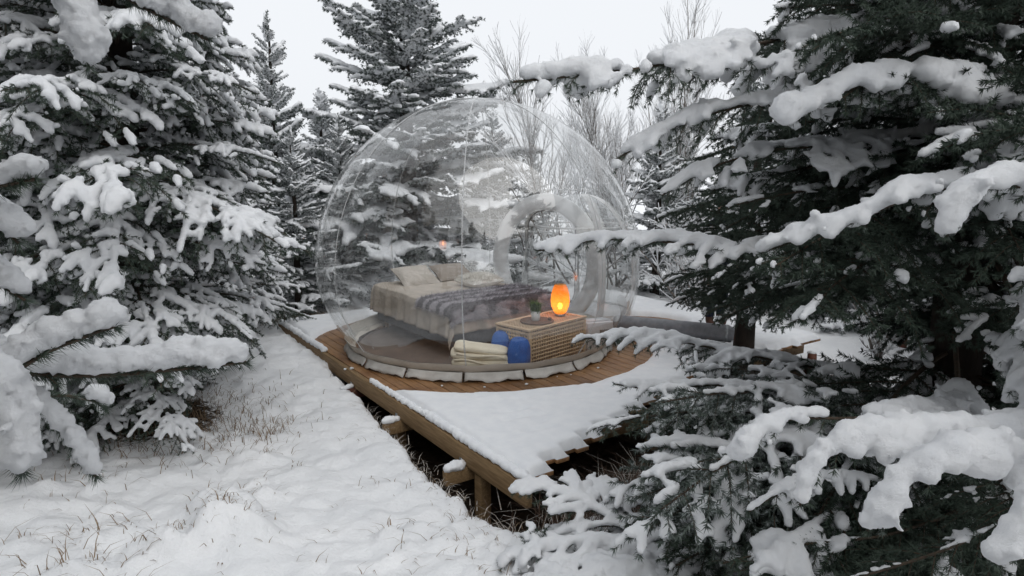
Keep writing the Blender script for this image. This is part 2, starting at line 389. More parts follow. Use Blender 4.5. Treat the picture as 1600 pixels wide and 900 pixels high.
# ---------------------------------------------------------------- lumpy snow from overlapping balls
def ico():
    p = (1 + 5 ** .5) / 2
    V = np.array([(-1, p, 0), (1, p, 0), (-1, -p, 0), (1, -p, 0), (0, -1, p), (0, 1, p), (0, -1, -p), (0, 1, -p), (p, 0, -1), (p, 0, 1), (-p, 0, -1), (-p, 0, 1)]) / math.hypot(1, p)
    F = [(0, 11, 5), (0, 5, 1), (0, 1, 7), (0, 7, 10), (0, 10, 11), (1, 5, 9), (5, 11, 4), (11, 10, 2), (10, 7, 6), (7, 1, 8), (3, 9, 4), (3, 4, 2), (3, 2, 6), (3, 6, 8), (3, 8, 9), (4, 9, 5), (2, 4, 11), (6, 2, 10), (8, 6, 7), (9, 8, 1)]
    V = [tuple(v) for v in V]; mid = {}; out = []
    def md(a, b):
        k = (min(a, b), max(a, b))
        if k not in mid:
            v = np.array(V[a]) + np.array(V[b]); V.append(tuple(v / np.linalg.norm(v))); mid[k] = len(V) - 1
        return mid[k]
    for a, b_, c in F:
        x, y, z = md(a, b_), md(b_, c), md(c, a); out += [(a, x, z), (b_, y, x), (c, z, y), (x, y, z)]
    return np.array(V), np.array(out)
ICV, ICF = ico()
def snow_mesh(name, C, Rr, voxel, seed, amp=.3, flat=.82, mat='snow', smooth_it=2):
    C = np.asarray(C, float); Rr = np.asarray(Rr, float); n = len(C)
    V = C[:, None] + ICV[None] * (Rr[:, None] * np.array([1, 1, flat])[None])[:, None, :]
    F = (np.arange(n)[:, None, None] * len(ICV) + ICF[None]).reshape(-1, 3)
    tmp = obj('tmp', mesh_np('tmp', V.reshape(-1, 3), [F], []))
    r = tmp.modifiers.new('r', 'REMESH'); r.mode = 'VOXEL'; r.voxel_size = voxel; r.adaptivity = 0
    s = tmp.modifiers.new('s', 'SMOOTH'); s.factor = .5; s.iterations = smooth_it
    dg = bpy.context.evaluated_depsgraph_get(); me = bpy.data.meshes.new_from_object(tmp.evaluated_get(dg)); me.name = name
    old = tmp.data; bpy.data.objects.remove(tmp); bpy.data.meshes.remove(old)
    nv = len(me.vertices); co = np.empty(nv * 3, np.float32); me.vertices.foreach_get('co', co); co = co.reshape(-1, 3)
    no = np.empty(nv * 3, np.float32); me.vertex_normals.foreach_get('vector', no); no = no.reshape(-1, 3)
    rm = float(np.median(Rr))
    d = (vnoise(co / (rm * 1.1), seed) * .45 + (np.abs(vnoise(co / (rm * .62), seed + 1)) - .3) * 1.0 + (np.abs(vnoise(co / (rm * .3), seed + 2)) - .3) * .6) * rm * amp
    co = co + no * d[:, None]; me.vertices.foreach_set('co', co.ravel().astype(np.float32))
    me.materials.clear(); me.materials.append(M[mat]); me.polygons.foreach_set('use_smooth', np.ones(len(me.polygons), bool)); me.update()
    return me

# ---------------------------------------------------------------- spruce branches
def resample(P, step):
    P = np.asarray(P, float); d = np.linalg.norm(np.diff(P, axis=0), axis=1); c = np.r_[0, np.cumsum(d)]
    n = max(3, int(c[-1] / step) + 1); t = np.linspace(0, c[-1], n)
    # smooth curve through the points
    Q = np.stack([np.interp(t, c, P[:, k]) for k in range(3)], 1)
    k = max(1, n // (len(P) * 3))
    for _ in range(k * 2):
        Q[1:-1] = (Q[:-2] + Q[1:-1] * 2 + Q[2:]) / 4
    return Q
def norm(v): return v / (np.linalg.norm(v) + 1e-9)
UP = np.array([0, 0, 1.])
def branch(path, r, lat=.5, spacing=.085, droop=.5, sub=True, start=.12, subsp=.06, tipw=.15, angle=56, vert=.2):
    """twigs of one limb: list of (points, order, thickness)"""
    main = resample(path, .03); Ls = np.r_[0, np.cumsum(np.linalg.norm(np.diff(main, axis=0), axis=1))]; L = Ls[-1]
    tw = [(main, 0, .004 + .0045 * L)]
    s = L * start; side = 1
    while s < L * .985:
        t = s / L; i = min(len(main) - 2, np.searchsorted(Ls, s)); p = main[i]; T = norm(main[i + 1] - main[max(0, i - 1)])
        S = norm(np.cross(T, UP)) * side
        l = lat * (min(1, (1 - t) * 1.5 + tipw)) * (.55 + .45 * min(1, t / .3)) * r.uniform(.7, 1.15)
        a = R_(angle + r.uniform(-10, 10) - 18 * t)
        d = norm(T * math.cos(a) + S * math.sin(a) + UP * r.uniform(-vert, vert)); dd = droop * r.uniform(.6, 1.4)
        n = max(3, int(l / .03)); pts = [p]
        for k in range(n):
            d = norm(d + np.array([0, 0, -dd * .03 / max(l, .15)]) + r.normal(0, .025, 3)); pts.append(pts[-1] + d * (l / n))
        pts = np.array(pts); tw.append((pts, 1, .0025 + .004 * l))
        if sub and l > .12:
            q = .045; sd2 = 1
            while q < l - .03:
                j = min(len(pts) - 2, int(q / l * n)); T2 = norm(pts[j + 1] - pts[j]); S2 = norm(np.cross(T2, UP)) * sd2
                l2 = min(.15, (l - q) * .5 + .035) * r.uniform(.6, 1.1); a2 = R_(48 + r.uniform(-10, 10))
                d2 = norm(T2 * math.cos(a2) + S2 * math.sin(a2) + UP * r.uniform(-vert - .1, vert)); m2 = max(2, int(l2 / .035)); p2 = [pts[j]]
                for k in range(m2):
                    d2 = norm(d2 + np.array([0, 0, -dd * .05])); p2.append(p2[-1] + d2 * (l2 / m2))
                tw.append((np.array(p2), 2, .002)); q += subsp * r.uniform(.4, .7); sd2 = -sd2
        s += spacing * r.uniform(.35, .65); side = -side
    return tw
def foliage(name, tw, r, dens=330, nl=.019, nw=.0021, mats=None, skip0=.25, wood_k=4, wood_order=1):
    mb = MB()
    for P, o_, th in tw:
        if o_ <= wood_order:
            PP = P[::(2 if o_ else 3)] if len(P) > 6 else P
            if not np.allclose(PP[-1], P[-1]): PP = np.vstack([PP, P[-1]])
            mb.tube(PP, np.linspace(th, th * .3, len(PP)), wood_k if o_ == 0 else 3, cap=False)
    A = []; T = []
    for P, o_, th in tw:
        d = np.diff(P, axis=0); l = np.linalg.norm(d, axis=1); cum = np.r_[0, np.cumsum(l)]; L = cum[-1]
        lo = L * skip0 if o_ == 0 else 0.0
        n = int((L - lo) * dens * (1.8 if o_ == 0 else 1))
        if n < 1: continue
        q = r.uniform(lo, L, n); i = np.clip(np.searchsorted(cum, q) - 1, 0, len(d) - 1)
        f = ((q - cum[i]) / (l[i] + 1e-9))[:, None]; A.append(P[i] + d[i] * f); T.append(d[i] / (l[i] + 1e-9)[:, None])
        k = 14; A.append(np.repeat(P[-1][None], k, 0)); T.append(np.repeat(norm(d[-1])[None], k, 0))
    A = np.vstack(A); T = np.vstack(T); n = len(A)
    rnd = r.normal(0, 1, (n, 3)); N = rnd - (rnd * T).sum(1)[:, None] * T; N /= np.linalg.norm(N, axis=1)[:, None]
    N[:, 2] -= .3; ang = r.uniform(.6, 1.2, n)[:, None]
    D = T * np.cos(ang) + N * np.sin(ang); D /= np.linalg.norm(D, axis=1)[:, None]
    B = np.cross(D, r.normal(0, 1, (n, 3))); B /= np.linalg.norm(B, axis=1)[:, None]
    ll = nl * r.uniform(.7, 1.2, n)[:, None]
    NV = np.stack([A - B * nw, A + B * nw, A + D * ll], 1).reshape(-1, 3); base = mb.n
    V = np.vstack(mb.V + [NV]); F4 = np.array(mb.F4, np.int32).reshape(-1, 4); F3 = base + np.arange(n * 3, dtype=np.int32).reshape(-1, 3)
    return mesh_np(name, V, [F4, F3], mats or [M['twig'], M['needle']], np.r_[np.zeros(len(F4)), np.ones(len(F3))], True)
def snow_balls(tw, r, rad, cover=.75, seed=0, lift=.88, k=(1.3, 1.0, .78), start0=.3, taper=True, skip=(0, .1, .38), crumbs=.35):
    C = []; Q = []
    for ti, (P, o_, th) in enumerate(tw):
        d = np.diff(P, axis=0); l = np.linalg.norm(d, axis=1); cum = np.r_[0, np.cumsum(l)]; L = cum[-1]
        if r.random() < skip[o_]: continue
        rr = rad * k[o_]; q = np.arange(L * start0 if o_ == 0 else rr * .5, L + rr * .2, rr * .55)
        if not len(q): continue
        p = np.stack([np.interp(q, cum, P[:, j]) for j in range(3)], 1)
        nz = vnoise(p / .16, seed) * .5 + .5
        kp = nz > (1 - cover) * .95 if o_ else nz > (1 - cover) * .6
        sz = rr * (.50 + .9 * nz) * r.uniform(.82, 1.18, len(q))
        if taper: sz *= np.clip(1.1 - .28 * q / max(L, .05), .7, 1.1)
        p[:, 2] += sz * lift + .002
        C.append(p[kp]); Q.append(sz[kp])
        if crumbs:
            e_ = kp & (r.random(len(q)) < crumbs); pc_ = p[e_] + r.normal(0, 1, (int(e_.sum()), 3)) * sz[e_][:, None] * np.array([.8, .8, .45]); C.append(pc_); Q.append(sz[e_] * r.uniform(.3, .55, int(e_.sum())))
    return np.vstack(C), np.concatenate(Q)

# library of limbs that the trees share (axis +x, up +z)
LIB = {}
def lib(kind, L, n, lat, rad, cover, voxel, dens, nl, nw, droop=.55, spacing=.1, dark=False, seed0=0, sub=True, subsp=.075, bend=.22, wk=4, wo=1, nm=None, vert=.34):
    out = []
    for i in range(n):
        r = np.random.default_rng(100 + seed0 + i * 7); x = np.linspace(0, 1, 7)
        path = np.stack([x * L, L * .06 * np.sin(x * 3 + r.uniform(0, 6)) * x, L * (.10 * x - bend * r.uniform(.7, 1.3) * x ** 2.2)], 1)
        tw = branch(path, r, lat * L, spacing, droop, sub, .14, subsp, vert=vert)
        f = foliage('branch_foliage', tw, r, dens, nl, nw, [M['twig'], M[nm or ('needle_dark' if dark else 'needle')]], wood_k=wk, wood_order=wo)
        C, Q = snow_balls(tw, r, rad, cover, seed0 + i, k=(1.15, 1.08, .95), skip=(0, .1, .45))
        s = snow_mesh('branch_snow', C, Q, voxel, seed0 + i, flat=1.02)
        out.append((f, s, L))
    LIB[kind] = out
lib('L', 1.75, 4, .33, .0245, .54, .0135, 380, .027, .0026, droop=.9, seed0=0, spacing=.16, subsp=.10)
lib('M', 1.1, 4, .36, .0235, .54, .0125, 390, .027, .0026, droop=.85, seed0=30, spacing=.145, subsp=.095)
lib('S', .6, 3, .42, .020, .62, .0110, 400, .025, .0026, seed0=60, spacing=.12, subsp=.09)
lib('LD', 1.9, 3, .34, .017, .20, .0125, 500, .027, .0027, seed0=80, dark=True, spacing=.12)
lib('MD', 1.15, 2, .38, .017, .18, .0120, 500, .027, .0027, seed0=90, dark=True, spacing=.12)
lib('LF', 1.8, 3, .34, .016, .50, .0125, 430, .026, .0026, seed0=170, spacing=.12, nm='needle_frost', droop=.7)
lib('FL', 1.6, 3, .33, .041, .84, .048, 62, .056, .0082, seed0=120, spacing=.2, subsp=.14, wk=3, wo=0, bend=.06, droop=.25, nm='needle_frost')
lib('FS', .8, 2, .40, .037, .84, .040, 64, .052, .0080, seed0=140, spacing=.16, subsp=.13, wk=3, wo=0, bend=.04, droop=.2, nm='needle_frost')
def limb(parent, kind, i, base, az, pitch, length, roll=0.0):
    f, s, L = LIB[kind][i % len(LIB[kind])]; k = length / L
    b_ = obj('branch', f, parent, base, (roll, -pitch, az), (k, k, k)); obj('snow', s, b_)['kind'] = 'stuff'
    return b_
def trunk_part(parent, H, r0, lean=(0, 0), z0=-.3, k=10, seed=0):
    r = np.random.default_rng(seed); z = np.linspace(z0, H, 14); t = (z - z0) / (H - z0)
    P = np.stack([lean[0] * t + .02 * np.sin(z * 1.7 + seed), lean[1] * t + .02 * np.cos(z * 1.3 + seed), z], 1)
    rad = r0 * (1 - t) ** .9 + .008; rad[0] *= 1.5; rad[1] *= 1.15
    return MB().tube(P, rad, k).build('trunk', M['bark'], parent)
def spruce(label, x, y, H, Rm, r0, kinds, seed, z0=.35, step=.27, per=6, test=None, zg=None, shape=.85, droop=.2, rise=.75, lean=(0, 0), group=None, maxz=99, thin=4.0):
    """a spruce whose limbs are separate parts"""
    r = np.random.default_rng(seed); zg = float(ground_z(x, y)) if zg is None else zg
    t_ = thing('spruce_tree', label, 'tree', (x, y, zg), 0, group); trunk_part(t_, H, r0, lean, seed=seed)
    z = z0; nb = 0
    while z < min(H - .1, maxz):
        f = (z - z0) / (H - z0); reach = Rm * (1 - f) ** shape + .12
        for j in range(per if z < thin else 5):
            az = 6.283 * j / (per if z < thin else 5) + r.uniform(-.5, .5) + z * 2.4; ln = reach * r.uniform(.72, 1.12); zz = z + r.uniform(-.12, .12)
            pitch = -droop + (rise + droop) * f ** 1.2 + r.uniform(-.12, .12)
            bx = lean[0] * zz / H; by = lean[1] * zz / H
            if test:
                while ln > .3:
                    tip = np.array([x + bx + math.cos(az) * ln * .97, y + by + math.sin(az) * ln * .97, zg + zz + ln * (pitch - .1)])
                    mid = np.array([x + bx + math.cos(az) * ln * .6, y + by + math.sin(az) * ln * .6, zg + zz + ln * .6 * pitch])
                    if test(tip) and test(mid): break
                    ln *= .85
                if ln < .35: continue
            kd = kinds[0] if ln > 1.25 else kinds[1] if ln > .68 else kinds[2]
            limb(t_, kd, int(r.integers(0, 9)), (bx, by, zz), az, pitch, ln, r.uniform(-.42, .42)); nb += 1
        z += step * r.uniform(.8, 1.2) * ((1 - .35 * f) if z < thin else 1.9)
    # leader
    limb(t_, kinds[2], 0, (lean[0], lean[1], H - .35), 0, 1.5, .5)
    return t_
def mesh_arrays(me):
    nv = len(me.vertices); co = np.empty(nv * 3, np.float32); me.vertices.foreach_get('co', co)
    npz = len(me.polygons); tot = np.empty(npz, np.int32); me.polygons.foreach_get('loop_total', tot); mi = np.empty(npz, np.int32); me.polygons.foreach_get('material_index', mi)
    lv = np.empty(len(me.loops), np.int32); me.loops.foreach_get('vertex_index', lv); st_ = np.r_[0, np.cumsum(tot)[:-1]]
    f3 = tot == 3; f4 = tot == 4
    return co.reshape(-1, 3), lv[st_[f3][:, None] + np.arange(3)], lv[st_[f4][:, None] + np.arange(4)], mi[f3], mi[f4]
FAR = {}
def crown_meshes(key, H, Rm, seed, step=.145, per=3, z0=.12, shape=.8, dark=False):
    """crown and its snow as two meshes, for trees that stand far off"""
    r = np.random.default_rng(seed); acc = {'f': [[], [], [], 0], 's': [[], [], [], 0]}
    arr = {k: [(mesh_arrays(f), mesh_arrays(s), L) for f, s, L in LIB[k]] for k in ('FL', 'FS')}
    z = z0
    def put(kd, i, base, az, pitch, ln):
        fa, sa, L = arr[kd][i % len(arr[kd])]; k = ln / L
        Mx = np.array((Matrix.Rotation(az, 3, 'Z') @ Matrix.Rotation(-pitch, 3, 'Y') @ Matrix.Rotation(r.uniform(-.25, .25), 3, 'X'))) * k
        for a_, kk in ((fa, 'f'), (sa, 's')):
            A = acc[kk]; A[0].append(a_[0] @ Mx.T + np.array(base)); A[1].append(a_[1] + A[3]); A[2].append(a_[2] + A[3]); A[3] += len(a_[0])
    while z < H - .1:
        f = (z - z0) / (H - z0); reach = Rm * (1 - f) ** shape + .1
        for j in range(per):
            az = 6.283 * j / per + r.uniform(-.6, .6) + z * 31.7; ln = reach * r.uniform(.55, 1.2)
            put('FL' if ln > .85 else 'FS', int(r.integers(0, 9)), (0, 0, z + r.uniform(-.1, .1)), az, -.12 + .85 * f ** 1.1 + r.uniform(-.16, .16), ln)
        z += step * r.uniform(.8, 1.2) * (1 - .4 * f)
    put('FS', 0, (0, 0, H - .35), 0, 1.5, .55)
    res = []
    for kk, nm, mats in (('f', 'crown', [M['needle_frost']]), ('s', 'snow', [M['snow']])):
        A = acc[kk]; res.append(mesh_np(nm, np.vstack(A[0]), [np.vstack(A[2]) if len(A[2]) and sum(map(len, A[2])) else [], np.vstack(A[1])] if sum(map(len, A[1])) else [np.vstack(A[2])], mats))
    FAR[key] = (res[0], res[1], H)
crown_meshes('a', 6.4, 2.0, 1, per=4); crown_meshes('b', 4.6, 1.25, 2); crown_meshes('c', 5.2, 1.8, 3)
def far_spruce(key, x, y, H, label, rz=0, group=None, widen=1.0, zg=None, snowy=True):
    f, s, h0 = FAR[key]; k = H / h0; zg = float(ground_z(x, y)) if zg is None else zg
    t_ = thing('spruce_tree', label, 'tree', (x, y, zg), rz, group); t_.scale = (k * widen, k * widen, k)
    trunk_part(t_, h0, .05 + .014 * h0, k=7); obj('crown', f, t_)
    if snowy: obj('snow', s, t_)['kind'] = 'stuff'
    return t_

# snow along the rim beam and on the joist ends
def run(p0, p1, r, rad, jit=.25):
    p0, p1 = np.array(p0, float), np.array(p1, float); n = int(np.linalg.norm(p1 - p0) / (rad * .5)) + 2; t = np.linspace(0, 1, n)[:, None]
    return p0 + (p1 - p0) * t + r.normal(0, rad * .12, (n, 3)) * np.array([1, 1, .6]), rad * r.uniform(1 - jit, 1 + jit, n)
r = np.random.default_rng(4)
C1, Q1 = run((-.012, -.06, .030), (-.012, 1.5, .030), r, .038); C2, Q2 = run((-.012, 1.5, .020), (-.012, 2.7, .014), r, .030); C3, Q3 = run((-.012, 4.1, .02), (-.012, DECK_S, .02), r, .04)
obj('snow_ridge', snow_mesh('snow_ridge', np.vstack([C1, C2]), np.r_[Q1, Q2], .013, 3, .2, mat='snow_deck'), deck)
obj('snow_ridge', snow_mesh('snow_ridge', C3, Q3, .013, 3, .2, mat='snow_deck'), deck)
for s_, ln, rad in ((.75, .24, .045), (1.95, .22, .040), (3.1, .22, .03)):
    C, Q = run((-ln + .03, s_, -.150), (-.085, s_, -.147), r, rad)
    obj('snow_cap', snow_mesh('snow_cap', C, Q, .011, int(s_ * 9), .2, mat='snow_deck'), deck)
C, Q = [], []
for _ in range(9):
    a = r.uniform(3.4, 5.9); q = r.uniform(1.78, 1.98); C.append([(BUB[0] + q * math.cos(a)), BUB[1] + q * math.sin(a), .01]); Q.append(r.uniform(.008, .02))
for c_, q_ in zip(C, Q):
    o = obj('snow_crumb', snow_mesh('snow_crumb', [c_, np.array(c_) + [q_ * .7, .004, 0]], [q_, q_ * .7], .005, 3, .3), None)
    o.data.transform(Matrix.Translation(-Vector(c_))); o.location = c_
    tag(o, 'small crumb of snow fallen on the bare brown planks', 'snow lump', 'snow crumbs on the bare planks')

# ---------------------------------------------------------------- the clear bubble
def film(name, refl, milk, rough=.02, wob=.15):
    m = bpy.data.materials.new(name); m.use_nodes = True; t = m.node_tree; t.nodes.remove(t.nodes['Principled BSDF']); out = t.nodes['Material Output']
    lw = t.nodes.new('ShaderNodeLayerWeight'); lw.inputs['Blend'].default_value = .5
    pw = t.nodes.new('ShaderNodeMath'); pw.operation = 'POWER'; pw.inputs[1].default_value = 4.2; t.links.new(lw.outputs['Facing'], pw.inputs[0])
    ma = t.nodes.new('ShaderNodeMath'); ma.operation = 'MULTIPLY_ADD'; ma.inputs[1].default_value = .62; ma.inputs[2].default_value = refl; ma.use_clamp = True
    t.links.new(pw.outputs[0], ma.inputs[0])
    tc = t.nodes.new('ShaderNodeTexCoord'); nz = t.nodes.new('ShaderNodeTexNoise'); nz.inputs['Scale'].default_value = 1.6; nz.inputs['Detail'].default_value = 2
    mp = t.nodes.new('ShaderNodeMapping'); mp.inputs['Scale'].default_value = (1, 1, .35); t.links.new(tc.outputs['Object'], mp.inputs[0]); t.links.new(mp.outputs[0], nz.inputs['Vector'])
    bp = t.nodes.new('ShaderNodeBump'); bp.inputs['Strength'].default_value = wob; bp.inputs['Distance'].default_value = .05; t.links.new(nz.outputs['Fac'], bp.inputs['Height'])
    tr_ = t.nodes.new('ShaderNodeBsdfTransparent'); tr_.inputs[0].default_value = (.975, .98, .98, 1)
    gl = t.nodes.new('ShaderNodeBsdfGlossy'); gl.inputs['Roughness'].default_value = rough; gl.inputs[0].default_value = (1, 1, 1, 1); t.links.new(bp.outputs[0], gl.inputs['Normal'])
    m1 = t.nodes.new('ShaderNodeMixShader'); t.links.new(ma.outputs[0], m1.inputs[0]); t.links.new(tr_.outputs[0], m1.inputs[1]); t.links.new(gl.outputs[0], m1.inputs[2])
    tl = t.nodes.new('ShaderNodeBsdfTranslucent'); df = t.nodes.new('ShaderNodeBsdfDiffuse')
    for n_ in (tl, df): n_.inputs[0].default_value = (.93, .93, .93, 1)
    m2 = t.nodes.new('ShaderNodeMixShader'); m2.inputs[0].default_value = .5; t.links.new(df.outputs[0], m2.inputs[1]); t.links.new(tl.outputs[0], m2.inputs[2])
    m3 = t.nodes.new('ShaderNodeMixShader'); m3.inputs[0].default_value = milk; t.links.new(m1.outputs[0], m3.inputs[1]); t.links.new(m2.outputs[0], m3.inputs[2])
    t.links.new(m3.outputs[0], out.inputs['Surface']); return m
M['film'] = film('clear_film', .112, .012)
M['film2'] = film('clear_film_tunnel', .09, .03, .04, .5)
M['milky'] = film('milky_film', .06, .84, .2)
M['ring'] = film('white_translucent_ring', .03, .97, .3)
M['weld'] = film('welded_film', .12, .25, .2)
M['canvas'] = simple('beige_canvas', (.58, .54, .48), (.48, .445, .39), 5, .85, .5, 60, .003)
M['canvas_white'] = simple('pale_canvas_flap', (.66, .645, .61), (.52, .505, .475), 6, .8, .6, 18, .008)
M['mat'] = simple('floor_sheet', (.20, .165, .145), (.145, .12, .108), 2.5, .75, .3, 9, .004)
M['darkgap'] = simple('black_strap', (.02, .02, .02), None, 20, .6)
M['frame'] = simple('pale_door_frame', (.68, .69, .70), (.6, .61, .62), 8, .5)
bub = thing('bubble_tent', 'large clear inflated bubble tent with a bed inside, standing on the deck', 'tent', (BUB[0], BUB[1], 0))
th0 = math.acos(-BH / BR); mb = MB(); na, nb_ = 44, 96
P = np.array([[[ring_r(BH + BR * math.cos(a)) * math.cos(b_), ring_c(BH + BR * math.cos(a)) + ring_r(BH + BR * math.cos(a)) * math.sin(b_), BH + BR * math.cos(a)] for b_ in np.linspace(0, 2 * math.pi, nb_ + 1)] for a in np.linspace(.002, th0, na)])
DOOR_AZ = R_(60); dvec = np.array([math.cos(DOOR_AZ), math.sin(DOOR_AZ)])
DW, DZ = .70, .80                                   # door ring: mean radius and height of its centre
dside = np.array([-dvec[1], dvec[0]])
sh = mb.grid(P).build('shell', M['film'], bub)
lip = BR * 1.003
for k in range(8):                                  # welded seams between the gores
    az = R_(-92 + 45 * k); a = np.linspace(.06, th0 - .02, 40); wd = .0085
    e = np.array([-math.sin(az), math.cos(az), 0]); 
    zz_ = BH + BR * np.cos(a); c = np.array([[(ring_r(z) + .006) * math.cos(az), ring_c(z) + (ring_r(z) + .006) * math.sin(az), z] for z in zz_])
    MB().grid(np.stack([c - e * wd, c + e * wd], 1)).build('seam', M['weld'], bub)
    MB().tube(c * [1.002, 1.002, 1] , .0038, 4).build('seam_cord', M['frame'], bub)
MB().lathe([(.001, BH + lip * 1.0), (.12, BH + math.sqrt(lip ** 2 - .0144))], 32).build('crown_patch', M['weld'], bub)
# floor sheet, beige band and the pale flaps that hold it down
MB().lathe([(.001, .012), (FR * .5, .012), (FR - .005, .012), (FR + .002, .03)], 64, (0, ring_c(0), 0)).build('floor_sheet', M['mat'], bub)
ang = np.linspace(0, 2 * math.pi, 181)
band = np.array([[[(ring_r(z) + off + .006 * math.sin(a * 31) + .004 * math.sin(a * 53)) * math.cos(a), ring_c(z) + (ring_r(z) + off + .006 * math.sin(a * 31)) * math.sin(a), z + .006 * math.sin(a * 17)] for a in ang] for z, off in ((.185, .004), (.16, .014), (.12, .02), (.09, .014), (.05, -.02))])
MB().grid(band).build('base_band', M['canvas'], bub)
NF = 16
for k in range(NF):
    a0, a1 = 2 * math.pi * (k + .02) / NF - R_(93), 2 * math.pi * (k + .98) / NF - R_(93); q = np.linspace(0, 1, 15); rows = []
    for j, (z, off) in enumerate(((.10, ring_r(.10) - FR + .016), (.075, ring_r(.09) - FR + .032), (.04, ring_r(.09) - FR + .055), (.012, ring_r(.09) - FR + .075))):
        rows.append([[(FR + off + .012 * math.sin(x * 9 + k * 2 + j) * j / 3) * math.cos(a0 + (a1 - a0) * x), (FR + off + .012 * math.sin(x * 9 + k * 2 + j) * j / 3) * math.sin(a0 + (a1 - a0) * x) + ring_c(.03), z + (.012 * math.sin(x * 11 + k * 1.7) + .008 * math.sin(x * 29 + k)) * (j / 3) + .008 * j / 3] for x in q])
    o = MB().grid(np.array(rows)).build('flap', M['canvas_white'], bub); s2 = o.modifiers.new('s', 'SOLIDIFY'); s2.thickness = .006
    ac = 2 * math.pi * k / NF - R_(93)
    c0 = np.array([(FR + .125) * math.cos(ac), (FR + .125) * math.sin(ac) + ring_c(.03), .025])
    MB().tube([c0 * [.97, .97, 1] + [0, 0, .05], c0, c0 * [1.012, 1.012, .3]], .0045, 5).build('strap', M['darkgap'], bub)
# porch: milky ring in the wall, door frame, clear porch shell beyond
ctr = np.array([dvec[0], dvec[1], 0]) * 1.72; ctr[2] = 0
def ringpt(rad, t, out): # arch shaped ring, flat foot
    x = rad * math.cos(t); z = DZ + rad * 1.12 * math.sin(t)
    return np.array([ctr[0] + dside[0] * x + dvec[0] * out, ctr[1] + dside[1] * x + dvec[1] * out, max(z, .03)])
tt = np.linspace(R_(-72), R_(252), 60)
prof = [(.90, .10), (.88, .04), (.79, .0), (.70, .02), (.68, .10), (.70, .2), (.79, .24), (.88, .2), (.90, .10)]
MB().grid(np.array([[ringpt(q, t_, o_) for t_ in tt] for q, o_ in prof])).build('door_ring', M['ring'], bub)
def rrect(wd, z0, z1, rc, out, n=8):
    P = []
    for cx, cz, a0 in ((wd - rc, z1 - rc, 0), (-wd + rc, z1 - rc, 90), (-wd + rc, z0 + rc, 180), (wd - rc, z0 + rc, 270)):
        for k in range(n + 1):
            a = R_(a0 + 90 * k / n); x = cx + rc * math.cos(a); P.append([ctr[0] + dside[0] * x + dvec[0] * out, ctr[1] + dside[1] * x + dvec[1] * out, cz + rc * math.sin(a)])
    return np.array(P)
M['zip'] = simple('grey_zip', (.16, .165, .17), None, 8, .5)
fr = MB().tube(rrect(.44, .06, 1.58, .30, .30), .032, 8, closed=True).build('door_frame', M['frame'], bub)
MB().tube(rrect(.40, .10, 1.54, .27, .285), .010, 6, closed=True).build('door_zip', M['zip'], fr)
porch_az = R_(18); pv = np.array([math.cos(porch_az), math.sin(porch_az)]); pc = ctr[:2] + np.array([.55, -.05])
P = []
for a in np.linspace(.02, R_(118), 22):
    P.append([[pc[0] + .86 * math.sin(a) * math.cos(b_), pc[1] + .80 * math.sin(a) * math.sin(b_), max(.02, .62 + 1.18 * math.cos(a))] for b_ in np.linspace(0, 2 * math.pi, 49)])
MB().grid(np.array(P)).build('porch_shell', M['film2'], bub)
for z_, q_ in ((.10, .74), (1.35, .64)):
    a = np.linspace(0, 2 * math.pi, 49)[:-1]; MB().tube(np.stack([pc[0] + q_ * 1.02 * np.cos(a), pc[1] + q_ * .95 * np.sin(a), np.full(48, z_)], 1), .016, 6, closed=True).build('porch_hoop', M['milky'], bub)
for b0 in (-75, -35, 10, 60):
    a = np.linspace(.1, R_(116), 24); b_ = R_(b0); c = np.stack([pc[0] + .865 * np.sin(a) * math.cos(b_), pc[1] + .805 * np.sin(a) * math.sin(b_), .62 + 1.185 * np.cos(a)], 1); c[:, 2] = np.maximum(c[:, 2], .02)
    e = np.array([-math.sin(b_), math.cos(b_), 0]); MB().grid(np.stack([c - e * .055, c + e * .055], 1)).build('porch_panel', M['milky'], bub)
# air pipe
M['pipe'] = simple('grey_air_pipe', (.27, .275, .29), (.20, .205, .22), 12, .6, .3, 40, .003)
p0, p1 = np.array([1.36, 8.66, .125]), np.array([2.78, 8.02, .125]); ts = np.linspace(0, 1, 40)
rad_ = np.full(40, .118); rad_[:2] = [.09, .115]; rad_[-4:] = [.115, .105, .09, .075]
pipe = thing('air_pipe', 'fat grey flexible air pipe lying on the deck beside the bubble', 'pipe', (2.04, 8.36, 0))
MB().tube(np.array([p0 + (p1 - p0) * x for x in ts]) - [2.04, 8.36, 0], rad_, 20).build('hose', M['pipe'], pipe)
for x in (.04, .93): c = p0 + (p1 - p0) * x - [2.04, 8.36, 0]; u_ = norm(p1 - p0); MB().tube([c - u_ * .015, c + u_ * .015], .122 if x < .5 else .118, 20).build('clamp_ring', M['steel'], pipe)
C, Q = run(p0 + [.75, -.33, .13], p1 + [-.1, .05, .11], r, .035)

